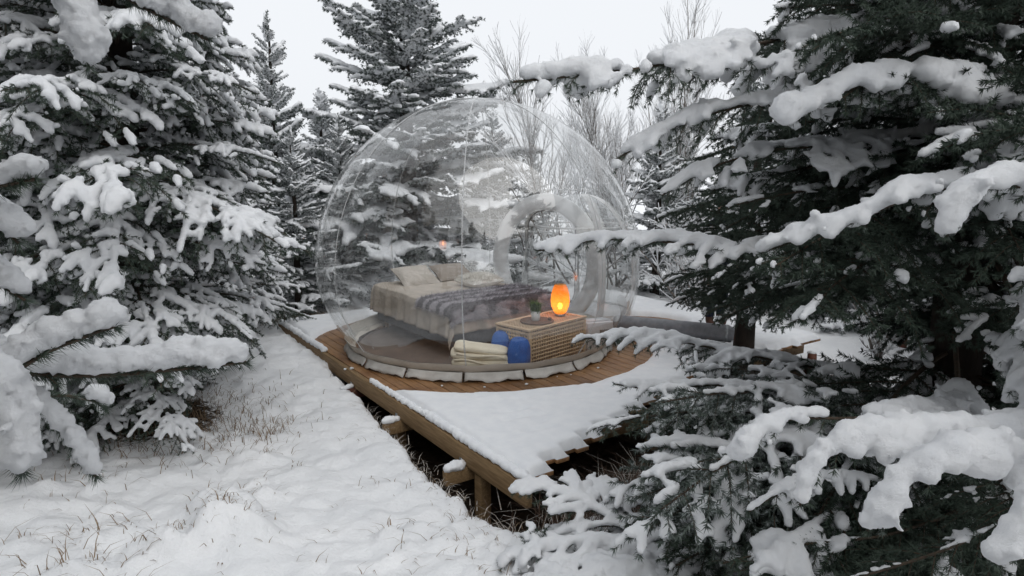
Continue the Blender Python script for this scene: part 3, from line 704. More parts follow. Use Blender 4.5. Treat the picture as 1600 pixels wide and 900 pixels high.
# ---------------------------------------------------------------- bed
FL = .014
BN = np.array([-.69, 7.33]); BA = norm(np.array([-.6, .8])); BB = np.array([BA[1], -BA[0]])   # foot corner, axis to the head, axis along the foot
BL, BW, BT = 1.98, 1.5, .60
brot = math.atan2(BB[1], BB[0])                       # object x along the foot (width), y to the head
bed = thing('double_bed', 'double bed made up with a beige linen bedspread inside the bubble', 'bed', (BN[0], BN[1], FL), brot)
M['bedbase'] = simple('grey_bed_base', (.16, .165, .18), (.12, .125, .14), 30, .9, .4, 120, .002)
M['linen'] = simple('beige_linen', (.51, .445, .38), (.42, .37, .315), 9, .9, .6, 90, .003)
M['linen_light'] = simple('pale_linen', (.56, .51, .46), (.48, .44, .39), 8, .9, .5, 70, .003)
M['linen_taupe'] = simple('taupe_linen', (.38, .335, .295), (.32, .28, .245), 8, .9, .5, 70, .003)
M['wood'] = simple('acacia_wood', (.64, .47, .31), (.50, .35, .215), 6, .6, .2, None, .002, stretch=(6, 6, .8))
MB().box((BW / 2, BL / 2, .26), (BW - .04, BL - .04, .30)).build('bed_base', M['bedbase'], bed, True, .03)
MB().box((BW / 2, BL / 2, .475), (BW - .05, BL - .05, .12)).build('mattress', M['bedbase'], bed, True, .04)
for x in (.12, BW - .12):
    for y in (.12, BL - .12): MB().lathe([(.03, 0), (.034, .11)], 12, (x, y, 0)).build('leg', M['wood'], bed)
def drape(x0, x1, y0, y1, dz, drop_fn, n, m_, mat, name, parent, amp=.02, seed=0, hem=0, thick=.008, flat=None, outx=0.0):
    xs = np.linspace(x0, x1, n); ys = np.linspace(y0, y1, m_); P = np.zeros((n, m_, 3))
    XX, YY = np.meshgrid(xs, ys, indexing='ij'); cx, cy_ = np.clip(XX, 0, BW), np.clip(YY, 0, BL); ox, oy = XX - cx, YY - cy_; ov = np.hypot(ox, oy)
    ux, uy = ox / (ov + 1e-6), oy / (ov + 1e-6); rad = .06
    fall = np.where(ov < rad * 1.57, rad * (1 - np.cos(np.clip(ov / rad, 0, 1.57))), rad + ov - rad * 1.57)
    outw = np.where(ov < rad * 1.57, rad * np.sin(np.clip(ov / rad, 0, 1.57)), rad + .10 * (ov - rad * 1.57)) - rad * .6 + outx * np.clip(ov / .06, 0, 1)
    per = np.where(np.abs(ux) > .01, YY, XX + .4 * YY)
    fold = amp * np.clip(ov / .25, 0, 1) * (np.sin(per * 21 + seed) + .6 * np.sin(per * 37 + 1 + seed))
    P[..., 0] = cx + ux * (np.maximum(outw, 0) + fold); P[..., 1] = cy_ + uy * (np.maximum(outw, 0) + fold)
    P[..., 2] = BT + dz - fall + .007 * vn2(XX, YY, 5, seed) * (ov < .02) + .006 * vn2(XX, YY, 16, seed + 1) - .02 * np.clip((np.abs(XX / BW - .5) - .38) / .12, 0, 1) ** 2
    o = MB().grid(P).build(name, mat, parent); s = o.modifiers.new('s', 'SOLIDIFY'); s.thickness = thick; s.offset = 1
    return o, P
drape(-.36, BW + .36, -.34, BL + .1, 0, None, 84, 96, M['linen'], 'bedspread', bed, .016, 1)
# hem strip hanging at the foot corner
# fur throw over the foot of the bed
m, t, b = nodes('striped_fur')
tc = t.nodes.new('ShaderNodeTexCoord'); wv_ = t.nodes.new('ShaderNodeTexWave'); wv_.bands_direction = 'Y'; wv_.inputs['Scale'].default_value = 1.55; wv_.inputs['Distortion'].default_value = 4.0; wv_.inputs['Detail'].default_value = 3; wv_.inputs['Detail Scale'].default_value = 2.5
rp = t.nodes.new('ShaderNodeValToRGB'); rp.color_ramp.elements[0].position = .3; rp.color_ramp.elements[1].position = .62
rp.color_ramp.elements[0].color = (.11, .10, .11, 1); rp.color_ramp.elements[1].color = (.40, .37, .40, 1)
t.links.new(tc.outputs['Object'], wv_.inputs['Vector']); t.links.new(wv_.outputs['Fac'], rp.inputs[0]); t.links.new(rp.outputs[0], b.inputs['Base Color']); b.inputs['Roughness'].default_value = .8
M['fur'] = m
def fur_on(P, n, ln, wid, mat, name, parent, lay, seed):
    r_ = np.random.default_rng(seed); a, b2 = P.shape[:2]; i = r_.uniform(0, a - 1.01, n); j = r_.uniform(0, b2 - 1.01, n); i0, j0 = i.astype(int), j.astype(int); f = (i - i0)[:, None]; g_ = (j - j0)[:, None]
    p = P[i0, j0] * (1 - f) * (1 - g_) + P[i0 + 1, j0] * f * (1 - g_) + P[i0, j0 + 1] * (1 - f) * g_ + P[i0 + 1, j0 + 1] * f * g_
    N = np.cross(P[i0 + 1, j0] - P[i0, j0], P[i0, j0 + 1] - P[i0, j0]); N /= np.linalg.norm(N, axis=1)[:, None] + 1e-9
    D = N * .55 + np.array(lay) + r_.normal(0, .4, (n, 3)); D /= np.linalg.norm(D, axis=1)[:, None]
    B = np.cross(D, r_.normal(0, 1, (n, 3))); B /= np.linalg.norm(B, axis=1)[:, None]; l = ln * r_.uniform(.6, 1.3, n)[:, None]
    V = np.stack([p - B * wid, p + B * wid, p + D * l], 1).reshape(-1, 3)
    o = obj(name, mesh_np(name, V, [np.arange(n * 3).reshape(-1, 3)], [mat]), parent); o['kind'] = 'stuff'; return o
thr = thing('fur_throw', 'grey and plum striped fur throw spread across the foot of the bed', 'blanket', (BN[0], BN[1], FL), brot)
_, P = drape(-.12, BW + .1, -.22, .72, .018, None, 60, 40, M['fur'], 'cloth', thr, .016, 1, thick=.012, outx=.022)
P2 = P.copy(); fur_on(P2, 20000, .065, .0022, M['fur'], 'fur_pile', thr, (.0, -.45, -.35), 3)
def pillow(label, name, c, size, rz, tilt, mat, cat='pillow', group=None, fur=None, roll=0):
    n = 25; q = np.linspace(-1, 1, n); XX, YY = np.meshgrid(q, q, indexing='ij'); T = (np.clip(1 - np.abs(XX) ** 2.6, 0, 1) * np.clip(1 - np.abs(YY) ** 2.6, 0, 1)) ** .5
    pinch = 1 - .09 * (1 - np.abs(XX * YY)) * np.maximum(np.abs(XX), np.abs(YY)) ** 3
    wr = .06 * vn2(XX + c[0], YY + c[1], 3.3, 4)
    top = np.stack([XX * pinch * size[0] / 2, YY * pinch * size[1] / 2, T * size[2] / 2 * (1 + wr) + .003], -1); bot = top.copy(); bot[..., 2] *= -1
    o = thing(name, label, cat, c, 0, group); o.rotation_euler = (tilt, roll, rz)
    MB().grid(top).grid(bot[::-1]).build('cover', mat, o)
    MB().tube(np.vstack([np.stack([top[:, 0]], 0)[0], top[-1, 1:], top[::-1, -1][1:], top[0, ::-1][1:-1]]), .005, 5, closed=True).build('piping', mat, o)
    if fur: fur_on(top, *fur, o, (0, 0, -.2), 5)
    return o
def onbed(x, y, z): p = BN + BB * x + BA * y; return (p[0], p[1], FL + z)
pillow('pale linen pillow propped at the head of the bed, beside the taupe one', 'bed_pillow', onbed(.48, 1.68, BT + .105), (.56, .42, .16), brot + .05, R_(28), M['linen_light'])
pillow('taupe linen pillow leaning at the head of the bed', 'bed_pillow', onbed(1.07, 1.70, BT + .10), (.54, .40, .15), brot - .06, R_(24), M['linen_taupe'])
M['whitefur'] = simple('white_fur', (.86, .84, .80), (.78, .75, .70), 14, .9)
pillow('fluffy white fur cushion lying in the middle of the bed', 'fur_cushion', onbed(1.05, .98, BT + .075), (.52, .42, .15), brot + .1, .03, M['whitefur'], 'cushion', None, (6000, .045, .002, M['whitefur'], 'fur_pile'))

# ---------------------------------------------------------------- lattice chest
CN = np.array([.185, 6.79]); crot = R_(46); LX, LY, LZ = .96, .50, .455
chest = thing('lattice_chest', 'wooden chest with square lattice sides and lid, beside the bed', 'chest', (CN[0], CN[1], FL), crot)
def lattice(L, H, nx, nz, o_, ex, ez, en, name):
    mb = MB(); ex, ez, en, o_ = map(np.array, (ex, ez, en, o_)); Mx = np.stack([ex, ez, en], 1)
    for i in range(nx + 1): x = L * i / nx; mb.box(o_ + ex * x + ez * H / 2, (.0155, H, .010), Mx)
    for k in range(nz + 1): z = H * k / nz; mb.box(o_ + ex * L / 2 + ez * z + en * .0025, (L + .0155, .0155, .011), Mx)
    return mb.build(name, M['wood'], chest, False)
e = .02
lattice(LX - 2 * e - .03, LZ - .09, 23, 9, (e + .015, .008, .045), (1., 0, 0), (0, 0, 1.), (0, -1., 0), 'front_lattice')
lattice(LX - 2 * e - .03, LZ - .09, 23, 9, (e + .015, LY - .008, .045), (1., 0, 0), (0, 0, 1.), (0, 1., 0), 'back_lattice')
lattice(LY - 2 * e - .03, LZ - .09, 11, 9, (.008, e + .015, .045), (0, 1., 0), (0, 0, 1.), (-1., 0, 0), 'end_lattice')
lattice(LY - 2 * e - .03, LZ - .09, 11, 9, (LX - .008, e + .015, .045), (0, 1., 0), (0, 0, 1.), (1., 0, 0), 'end_lattice')
for x in (e / 2 + .006, LX - e / 2 - .006):
    for y in (e / 2 + .006, LY - e / 2 - .006): MB().box((x, y, LZ / 2 - .008), (.034, .034, LZ - .016)).build('corner_post', M['wood'], chest, False, .003)
for y in (.008, LY - .008):
    for z in (.032, LZ - .038): MB().box((LX / 2, y, z), (LX - .07, .022, .026)).build('rail', M['wood'], chest, False, .002)
for x in (.008, LX - .008):
    for z in (.032, LZ - .038): MB().box((x, LY / 2, z), (.022, LY - .07, .026)).build('rail', M['wood'], chest, False, .002)
lidp = lattice(LX - .08, LY - .08, 22, 10, (.04, .04, LZ + .002), (1., 0, 0), (0, 1., 0), (0, 0, 1.), 'lid')
for y in (.018, LY - .018): MB().box((LX / 2, y, LZ + .004), (LX + .03, .045, .022)).build('lid_rail', M['wood'], lidp, False, .003)
for x in (.018, LX - .018): MB().box((x, LY / 2, LZ + .0035), (.045, LY - .055, .021)).build('lid_rail', M['wood'], lidp, False, .003)
CT = FL + LZ + .017
def onchest(x, y): p = CN + np.array([math.cos(crot), math.sin(crot)]) * x + np.array([-math.sin(crot), math.cos(crot)]) * y; return (p[0], p[1], CT)
M['coaster'] = simple('woven_brown_mat', (.20, .115, .07), (.11, .062, .04), 60, .8, .6, 150, .003)
tr2 = thing('round_placemat', 'round woven brown placemat on the lattice chest', 'placemat', onchest(.36, .22))
MB().lathe([(.001, 0), (.185, 0), (.19, .005), (.185, .010), (.15, .008), (.001, .008)], 40).build('mat', M['coaster'], tr2)
MB().tube(np.stack([.183 * np.cos(ang[:-1:3]), .183 * np.sin(ang[:-1:3]), np.full(60, .008)], 1), .006, 6, closed=True).build('braided_edge', M['coaster'], tr2)
pot = onchest(.36, .24); pot = (pot[0], pot[1], pot[2] + .010)
M['pot'] = simple('white_ceramic', (.78, .78, .76), (.72, .72, .70), 8, .35); M['grassgreen'] = simple('plant_green', (.12, .22, .045), (.05, .11, .02), 30, .6); M['earth'] = simple('potting_soil', (.03, .022, .016), None, 40, .95)
pp = thing('potted_plant', 'small tufted green plant in a white pot on the placemat', 'plant', pot)
q = MB().lathe([(.001, 0), (.042, 0), (.045, .005), (.056, .105), (.052, .105), (.048, .09), (.001, .09)], 28).build('pot', M['pot'], pp)
rt = np.random.default_rng(2).normal(0, .020, (420, 2)); o = obj('leaves', blades('leaves', np.column_stack([rt, np.full(420, .085)]), .115, M['grassgreen'], 3, .0045, .6), pp); o['kind'] = 'stuff'
c = onchest(.47, .13); cn = thing('small_candle', 'tiny dark brown tealight on the placemat beside the plant pot', 'candle', (c[0], c[1], c[2] + .011)); 
MB().lathe([(.001, 0), (.019, 0), (.021, .006), (.021, .026), (.017, .026), (.016, .018), (.001, .018)], 20).build('holder', M['coaster'], cn); MB().tube([(0, 0, .018), (.001, 0, .028)], .0015, 5).build('wick', M['darkgap'], cn)
# glowing lamp
lp = onchest(.78, .24); lamp = thing('table_lamp', 'glowing orange crackled glass lamp on the lattice chest', 'lamp', lp)
m = bpy.data.materials.new('orange_crackle_glass'); m.use_nodes = True; t = m.node_tree; t.nodes.remove(t.nodes['Principled BSDF'])
tc = t.nodes.new('ShaderNodeTexCoord'); vo = t.nodes.new('ShaderNodeTexVoronoi'); vo.feature = 'DISTANCE_TO_EDGE'; vo.inputs['Scale'].default_value = 55
rp = t.nodes.new('ShaderNodeValToRGB'); rp.color_ramp.elements[0].position = .0; rp.color_ramp.elements[1].position = .12; rp.color_ramp.elements[0].color = (.62, .24, .055, 1); rp.color_ramp.elements[1].color = (1, .43, .12, 1)
t.links.new(tc.outputs['Object'], vo.inputs['Vector']); t.links.new(vo.outputs['Distance'], rp.inputs[0])
tl = t.nodes.new('ShaderNodeBsdfTranslucent'); tp = t.nodes.new('ShaderNodeBsdfTransparent'); em = t.nodes.new('ShaderNodeEmission'); em.inputs['Strength'].default_value = .10
for n_ in (tl, tp, em): t.links.new(rp.outputs[0], n_.inputs[0])
m1 = t.nodes.new('ShaderNodeMixShader'); m1.inputs[0].default_value = .38; t.links.new(tl.outputs[0], m1.inputs[1]); t.links.new(tp.outputs[0], m1.inputs[2])
ad = t.nodes.new('ShaderNodeAddShader'); t.links.new(m1.outputs[0], ad.inputs[0]); t.links.new(em.outputs[0], ad.inputs[1]); t.links.new(ad.outputs[0], t.nodes['Material Output'].inputs['Surface'])
MB().lathe([(.048, .016), (.075, .045), (.101, .11), (.109, .175), (.102, .25), (.084, .32), (.062, .36)], 32).build('shade', m, lamp)
MB().lathe([(.001, 0), (.06, 0), (.062, .006), (.05, .014), (.052, .018), (.001, .018)], 24).build('foot', M['steel'], lamp)
m, t, b = nodes('lit_bulb'); b.inputs['Emission Color'].default_value = (1, .62, .2, 1); b.inputs['Emission Strength'].default_value = 16; b.inputs['Base Color'].default_value = (1, .8, .5, 1)
MB().lathe([(.001, .07), (.014, .075), (.027, .105), (.020, .135), (.001, .145)], 16).build('bulb', m, lamp)
MB().lathe([(.014, .018), (.014, .075)], 12).build('socket', M['darkgap'], lamp)
pl = bpy.data.lights.new('lamp_light', 'POINT'); pl.energy = 1.3; pl.color = (1, .5, .14); pl.shadow_soft_size = .03
po = bpy.data.objects.new('lamp_light', pl); sc.collection.objects.link(po); po.parent = lamp; po.location = (0, 0, .17)
# ---------------------------------------------------------------- folded blanket, bags, box
M['cream'] = simple('cream_wool', (.86, .79, .64), (.78, .70, .55), 7, .9, .4, 40, .004)
def slab(size, z, seed, tiltx=0, ex=2.6):
    n, k = 30, 18; a = np.linspace(0, 2 * math.pi, n + 1); ph = np.linspace(-math.pi / 2, math.pi / 2, k)
    sg = lambda v, p_: np.sign(v) * np.abs(v) ** p_
    A, Bv = np.meshgrid(a, ph, indexing='ij'); x = size[0] / 2 * sg(np.cos(A), 2 / ex * .55) * sg(np.cos(Bv), .45); y = size[1] / 2 * sg(np.sin(A), 2 / ex * .55) * sg(np.cos(Bv), .45); zz = size[2] / 2 * sg(np.sin(Bv), .75)
    nz = vnoise(np.stack([x * 9 + seed, y * 9, zz * 5], -1).reshape(-1, 3), seed).reshape(x.shape)
    return np.stack([x * (1 + .04 * nz), y * (1 + .05 * nz), z + zz + .014 * nz + tiltx * x + .03 * size[2] * np.cos(x * 7)], -1)
bl = thing('folded_blanket', 'cream wool blanket folded in thick layers on the bubble floor', 'blanket', (-.33, 6.89, FL + .002), R_(-4))
for i, (sx, sy, sz, z, tx) in enumerate(((.66, .34, .085, .045, 0), (.62, .34, .085, .118, .03), (.66, .33, .085, .185, -.05), (.58, .32, .075, .250, -.09))):
    MB().grid(slab((sx, sy, sz), z, i * 3 + 1, tx)).build('fold', M['cream'], bl)
for z, x0, x1 in ((.155, -.27, .30), (.085, -.28, .28), (.225, -.24, .27)):
    q = np.linspace(0, 1, 16); MB().tube(np.stack([x0 + (x1 - x0) * q, -.165 + .012 * np.sin(q * 9), z + .012 * np.sin(q * 7 + z * 40) - .04 * q], 1), .014, 6).build('fold_edge', M['cream'], bl)
M['blue'] = simple('blue_nylon', (.03, .15, .50), (.02, .10, .37), 9, .55, .4, 30, .005)
def bag(label, x, y, rz, hh, ww, tilt):
    o = thing('blue_bag', label, 'bag', (x, y, FL), rz); o.rotation_euler = (tilt, 0, rz)
    MB().grid(slab((ww * 1.12, .19, hh), hh / 2 + .004, 5, 0, 2.0)).build('body', M['blue'], o)
    q = np.linspace(.04, .97, 20); MB().tube(np.stack([np.zeros(20), -.078 * np.minimum(1, np.sqrt(np.clip(1 - np.abs(q * 2 - 1) ** 6, 0, 1))) - .004, q * hh], 1), .0045, 5).build('zip', M['darkgap'], o)
    q = np.linspace(0, math.pi, 12); MB().tube(np.stack([.04 * np.cos(q), np.full(12, -.04), hh * .97 + .035 * np.sin(q)], 1), .007, 6).build('handle', M['blue'], o)
    MB().box((.035, -.079, hh * .84), (.03, .004, .012)).build('tab', M['steel'], o, False)
    return o
bag('upright blue zipped bag leaning on the corner of the lattice chest, beside the cream blanket', .068, 6.765, R_(-22), .37, .20, -.06)
bag('blue zipped bag standing behind, between the bed foot and the chest end', -.115, 7.06, R_(-25), .37, .20, -.06)
M['boxwhite'] = simple('white_cardboard', (.66, .66, .67), (.58, .58, .6), 6, .7)
wb = thing('white_carton', 'low white carton on the floor behind the lattice chest', 'box', (1.02, 7.92, FL), R_(20))
MB().box((0, 0, .16), (.34, .26, .32)).build('body', M['boxwhite'], wb, False, .006); MB().box((0, 0, .326), (.345, .13, .008)).build('lid_flap', M['boxwhite'], wb, False); MB().box((.05, -.131, .2), (.12, .003, .06)).build('printed_panel', M['zip'], wb, False)

# ---------------------------------------------------------------- trees close to the camera
hseed = [500]
def hero(tree, path, rad, lat, cover=.85, droop=.7, voxel=.010, spacing=.11, dens=460, nl=.028, nw=.0017, dark=False, start0=.1, k=(1.35, 1.0, .72), subsp=.075, vert=.2, angle=56, root=None, amp=.28, flat=.85, tipw=.2, start=.06, skip=(0, .1, .35), lift=.85, skip0=.08):
    hseed[0] += 1; r = np.random.default_rng(hseed[0]); loc = np.array(tree.location)
    P = np.array([at(*q) for q in path])
    if root is not None: P = np.vstack([np.array(root), P])
    P = P - loc; base = P[0].copy(); P = P - base
    tw = branch(P, r, lat, spacing, droop, True, start, subsp, tipw, angle, vert)
    b_ = obj('branch', foliage('limb', tw, r, dens, nl, nw, [M['twig'], M['needle_dark' if dark else 'needle']], skip0=skip0), tree, base)
    C, Q = snow_balls(tw, r, rad * .92, cover * .74 if tree.name.startswith('spruce_tree') else cover, hseed[0], k=k, start0=start0, skip=skip, lift=lift, crumbs=.6)
    obj('snow', snow_mesh('limb_snow', C, Q, voxel * 1.2, hseed[0], amp, flat), b_)['kind'] = 'stuff'; return b_

def lim_right(p):
    q = project(p)
    if q is None or math.hypot(p[0], p[1]) < 1.9: return False
    u, v = q
    lo = 900 if v < 40 else 900 if v < 150 else 970 if v < 240 else 1020 if v < 330 else 1070 if v < 480 else 1170 if v < 640 else 1130
    if 490 < v < 650 and 1170 < u < 1420: return False
    if 330 < v < 680 and 1430 < u < 1610 and p[1] < RT[1] + .3: return False
    return u > lo
RT = (2.72, 3.95)
right = spruce('huge dark spruce with a thick black trunk and heavy snow-laden limbs reaching over the deck', RT[0], RT[1], 8.5, 2.2, .165, ('LD', 'MD', 'MD'), 21, z0=.45, step=.215, per=9, test=lim_right, shape=.7, droop=.12, thin=3.4)
def rroot(z, az=0): return (RT[0] - .05, RT[1], z)
hero(right, [(1430, 30, 3.75), (1250, 55, 3.5), (1110, 85, 3.3), (1000, 108, 3.15), (900, 118, 3.05), (802, 128, 3.0)], .043, .48, .76, 1.3, .012, .115, skip=(0, .22, .45), k=(1.3, 1.0, .75), root=rroot(3.35))
hero(right, [(1450, 110, 3.7), (1300, 140, 3.5), (1180, 160, 3.35), (1080, 185, 3.25), (1000, 225, 3.2), (962, 250, 3.2)], .036, .46, .70, 1.3, .012, .105, skip=(0, .22, .45), k=(1.2, 1.0, .75), root=rroot(3.0), dark=True)
hero(right, [(1450, 215, 3.75), (1320, 225, 3.6), (1200, 235, 3.5), (1110, 260, 3.4), (1035, 305, 3.35)], .026, .42, .62, 1.0, .012, .13, root=rroot(2.75), dark=True)
hero(right, [(1450, 300, 3.7), (1350, 290, 3.6), (1240, 300, 3.5), (1150, 320, 3.45)], .018, .40, .45, .9, .012, .12, root=rroot(2.55), dark=True)
hero(right, [(1600, 165, 3.3), (1500, 150, 3.1), (1420, 128, 3.0), (1370, 125, 2.95), (1300, 150, 2.9), (1225, 195, 2.85)], .058, .22, .95, .8, .013, .12, k=(1.25, .95, .6), root=rroot(3.1), start=.42, start0=.42, skip0=.3)
hero(right, [(1420, 400, 3.75), (1280, 385, 3.65), (1150, 385, 3.6), (1040, 378, 3.55), (940, 372, 3.5), (840, 392, 3.5)], .030, .36, .9, .75, .011, .14, k=(1.2, 1.1, .7), root=rroot(2.2), subsp=.1)
hero(right, [(1560, 330, 2.9), (1500, 290, 2.7), (1440, 300, 2.65), (1380, 325, 2.65), (1320, 355, 2.7), (1240, 375, 2.8), (1190, 395, 2.85)], .045, .22, .93, .8, .012, .11, k=(1.3, 1.0, .6), root=rroot(2.45))
hero(right, [(1640, 300, 2.3), (1560, 285, 2.25), (1500, 310, 2.2), (1480, 370, 2.2)], .045, .2, .95, .9, .012, .1, k=(1.3, 1.0, .6), root=(RT[0] + .1, RT[1] - .1, 2.6), start=.42, start0=.42, skip0=.3)
# low fan over the deck edge
hero(right, [(1400, 590, 3.9), (1250, 570, 4.0), (1120, 545, 4.15), (1010, 522, 4.3), (905, 530, 4.4)], .024, .48, .86, .7, .011, .14, k=(1.2, 1.1, .8), root=rroot(1.2))
hero(right, [(1400, 640, 3.7), (1250, 625, 3.7), (1130, 600, 3.75), (1010, 608, 3.8), (960, 600, 3.8)], .026, .32, .8, .6, .011, .13, k=(1.35, .8, .6), root=rroot(1.05))
hero(right, [(1380, 660, 3.5), (1240, 650, 3.45), (1120, 640, 3.5), (1010, 650, 3.55), (930, 668, 3.6)], .014, .50, .5, .6, .011, .12, root=rroot(.85), dark=False)
hero(right, [(1380, 690, 3.3), (1240, 700, 3.3), (1120, 700, 3.3), (1010, 720, 3.4)], .012, .46, .4, .7, .011, .12, root=rroot(.7), dark=True)
# snow clumps close by
hero(right, [(1500, 640, 2.9), (1400, 650, 2.6), (1310, 655, 2.5), (1230, 650, 2.45), (1170, 690, 2.4), (1150, 720, 2.4)], .036, .20, .9, .9, .010, .10, k=(1.3, 1.1, .75), root=rroot(1.3), start=.42, start0=.42, skip0=.3)
hero(right, [(1700, 660, 2.4), (1560, 675, 2.15), (1440, 690, 2.05), (1340, 690, 2.0), (1270, 720, 1.97), (1250, 790, 1.95)], .036, .26, .95, 1.2, .010, .10, k=(1.4, 1.15, .7), root=(RT[0], RT[1] - .1, 1.6), start=.42, start0=.42, skip0=.3)
hero(right, [(1700, 700, 2.0), (1600, 715, 1.9), (1500, 715, 1.85), (1420, 740, 1.82), (1380, 790, 1.8), (1355, 830, 1.8)], .037, .25, .95, 1.3, .010, .09, k=(1.3, 1.15, .7), root=(RT[0], RT[1] - .12, 1.75), start=.42, start0=.42, skip0=.3)
hero(right, [(1740, 690, 1.7), (1660, 760, 1.55), (1600, 820, 1.5), (1555, 880, 1.48)], .034, .16, .95, 1.1, .009, .09, k=(1.2, 1.0, .7), root=(RT[0], RT[1] - .15, 1.9), start=.42, start0=.42, skip0=.3)
hero(right, [(1420, 760, 2.9), (1300, 745, 2.7), (1220, 765, 2.6), (1170, 800, 2.55)], .020, .22, .7, 1.0, .010, .1, root=rroot(.95), dark=True)
hero(right, [(1500, 800, 2.7), (1380, 840, 2.6), (1250, 850, 2.6), (1130, 880, 2.6)], .008, .42, .2, .8, .011, .09, root=rroot(.75), dark=True, dens=450)
hero(right, [(1600, 800, 2.3), (1480, 860, 2.3), (1350, 900, 2.3), (1230, 930, 2.3)], .008, .42, .2, .8, .011, .09, root=rroot(.7), dark=True, dens=450)

lr = np.random.default_rng(91)
for i in range(30):
    u, v = lr.uniform(940, 1230), lr.uniform(625, 860); u = max(u, 930 + max(0, (v - 700)) * .9); d = lr.uniform(3.0, 4.1) - (v - 600) * .0022
    z0_ = lr.uniform(.15, .7); bz = np.array([RT[0], RT[1], z0_]); dv = at(u, v, d) - bz; ln = float(np.linalg.norm(dv))
    limb(right, ('LF', 'LF', 'LD')[i % 3], i, (0, 0, z0_ - float(right.location[2])), math.atan2(dv[1], dv[0]), math.asin(max(-.6, min(.6, dv[2] / ln))) + .10, min(2.5, ln), lr.uniform(-.3, .3))
for i in range(16):
    u, v = lr.uniform(1180, 1600), lr.uniform(720, 930); d = lr.uniform(2.3, 3.3)
    z0_ = lr.uniform(.1, .6); bz = np.array([RT[0], RT[1], z0_]); dv = at(u, v, d) - bz; ln = float(np.linalg.norm(dv))
    limb(right, 'LD', i, (0, 0, z0_ - float(right.location[2])), math.atan2(dv[1], dv[0]), math.asin(max(-.6, min(.6, dv[2] / ln))) + .08, min(2.3, ln), lr.uniform(-.3, .3))
SL = atz(1060, 890, .12)
sap = thing('spruce_sapling', 'low young spruce buried in snow in front of the deck corner', 'tree', (.95, 3.15, float(ground_z(.95, 3.15))))
trunk_part(sap, .42, .03)
for pth, rd, lt, zz in (([(1010, 850, 3.2), (950, 810, 3.35), (890, 770, 3.5), (810, 762, 3.6)], .029, .36, .55), ([(1010, 870, 3.15), (930, 850, 3.2), (850, 850, 3.2), (780, 880, 3.2)], .030, .34, .35),
                        ([(1060, 830, 3.25), (1010, 790, 3.4), (960, 765, 3.55), (920, 755, 3.65)], .027, .30, .6), ([(1080, 850, 3.2), (1060, 810, 3.4), (1010, 770, 3.6)], .022, .26, .62),
                        ([(1020, 900, 3.0), (940, 900, 2.95), (850, 920, 2.9), (770, 940, 2.9)], .032, .34, .3), ([(1080, 900, 2.95), (1010, 930, 2.85), (930, 960, 2.8)], .030, .3, .35),
                        ([(1110, 860, 3.2), (1150, 840, 3.2), (1190, 850, 3.2)], .016, .3, .5)):
    hero(sap, pth, rd, lt, .86, .5, .0105, .12, root=(.95, 3.15, float(sap.location[2]) + zz * .55), k=(1.3, 1.1, .8), subsp=.085, skip=(0, .03, .2))

NL = (-2.35, 1.55); nlz = float(ground_z(*NL))
near = thing('spruce_tree', 'spruce whose thickly snow-coated limbs push in beside the path, foremost of the left trees', 'tree', (NL[0], NL[1], nlz))
trunk_part(near, 6.0, .12, seed=4)
hk = dict(voxel=.0066, dens=900, nl=.030, nw=.0011, amp=.42, skip=(0, .25, .5), lift=.95)
def nr(z): return (NL[0] + .05, NL[1], z)
hero(near, [(-100, 560, 1.25), (20, 585, 1.3), (150, 590, 1.36), (270, 578, 1.45), (385, 566, 1.5)], .034, .085, .97, .5, spacing=.13, k=(1.25, .8, .6), root=nr(1.75), **hk)
hero(near, [(-60, 640, 1.15), (20, 580, 1.2), (90, 535, 1.22), (180, 510, 1.25)], .036, .06, .98, .5, spacing=.13, k=(1.25, .8, .6), root=nr(1.8), **hk)
hero(near, [(-60, 560, 1.02), (0, 600, 1.02), (25, 660, 1.02), (35, 740, 1.02)], .040, .05, .98, .6, spacing=.13, k=(1.2, .8, .6), root=nr(1.85), **hk)
hero(near, [(20, 600, 1.3), (70, 640, 1.32), (110, 685, 1.33), (150, 745, 1.33)], .028, .07, .85, .6, spacing=.1, k=(1.2, .8, .6), root=nr(1.7), **hk)
hero(near, [(40, 620, 1.6), (130, 615, 1.7), (190, 640, 1.75), (165, 640, 1.75)], .028, .1, .85, .8, spacing=.1, root=nr(1.55), **hk)
hero(near, [(-60, -90, 1.5), (50, -60, 1.5), (110, 0, 1.5), (135, 60, 1.5), (140, 105, 1.5)], .046, .08, .98, .8, spacing=.13, k=(1.25, .8, .6), root=nr(3.1), **hk)
hero(near, [(0, -110, 1.6), (130, -40, 1.6), (230, 15, 1.6), (325, 62, 1.6)], .040, .07, .98, .5, spacing=.13, k=(1.25, .8, .6), root=nr(3.15), **hk)
hero(near, [(-140, 310, 1.15), (-40, 300, 1.15), (20, 285, 1.15), (55, 280, 1.15)], .028, .06, .95, .6, spacing=.12, k=(1.25, .8, .6), root=nr(2.35), **hk)
hero(near, [(-120, 330, 1.2), (-20, 330, 1.2), (15, 345, 1.2), (30, 380, 1.2)], .028, .06, .95, .6, spacing=.12, k=(1.25, .8, .6), root=nr(2.25), **hk)
hero(near, [(-120, 420, 1.25), (-40, 420, 1.25), (15, 435, 1.25), (40, 470, 1.25)], .026, .06, .95, .6, spacing=.12, k=(1.25, .8, .6), root=nr(2.1), **hk)
for i, (q, ln, zz) in enumerate(()):
    tgt = at(q[0], q[1], 2.3 + .2 * (i % 3)); bz = np.array([NL[0], NL[1], nlz + zz]); dv = tgt - bz
    limb(near, 'M', i, (0, 0, zz), math.atan2(dv[1], dv[0]), .02, min(1.5, np.linalg.norm(dv)))

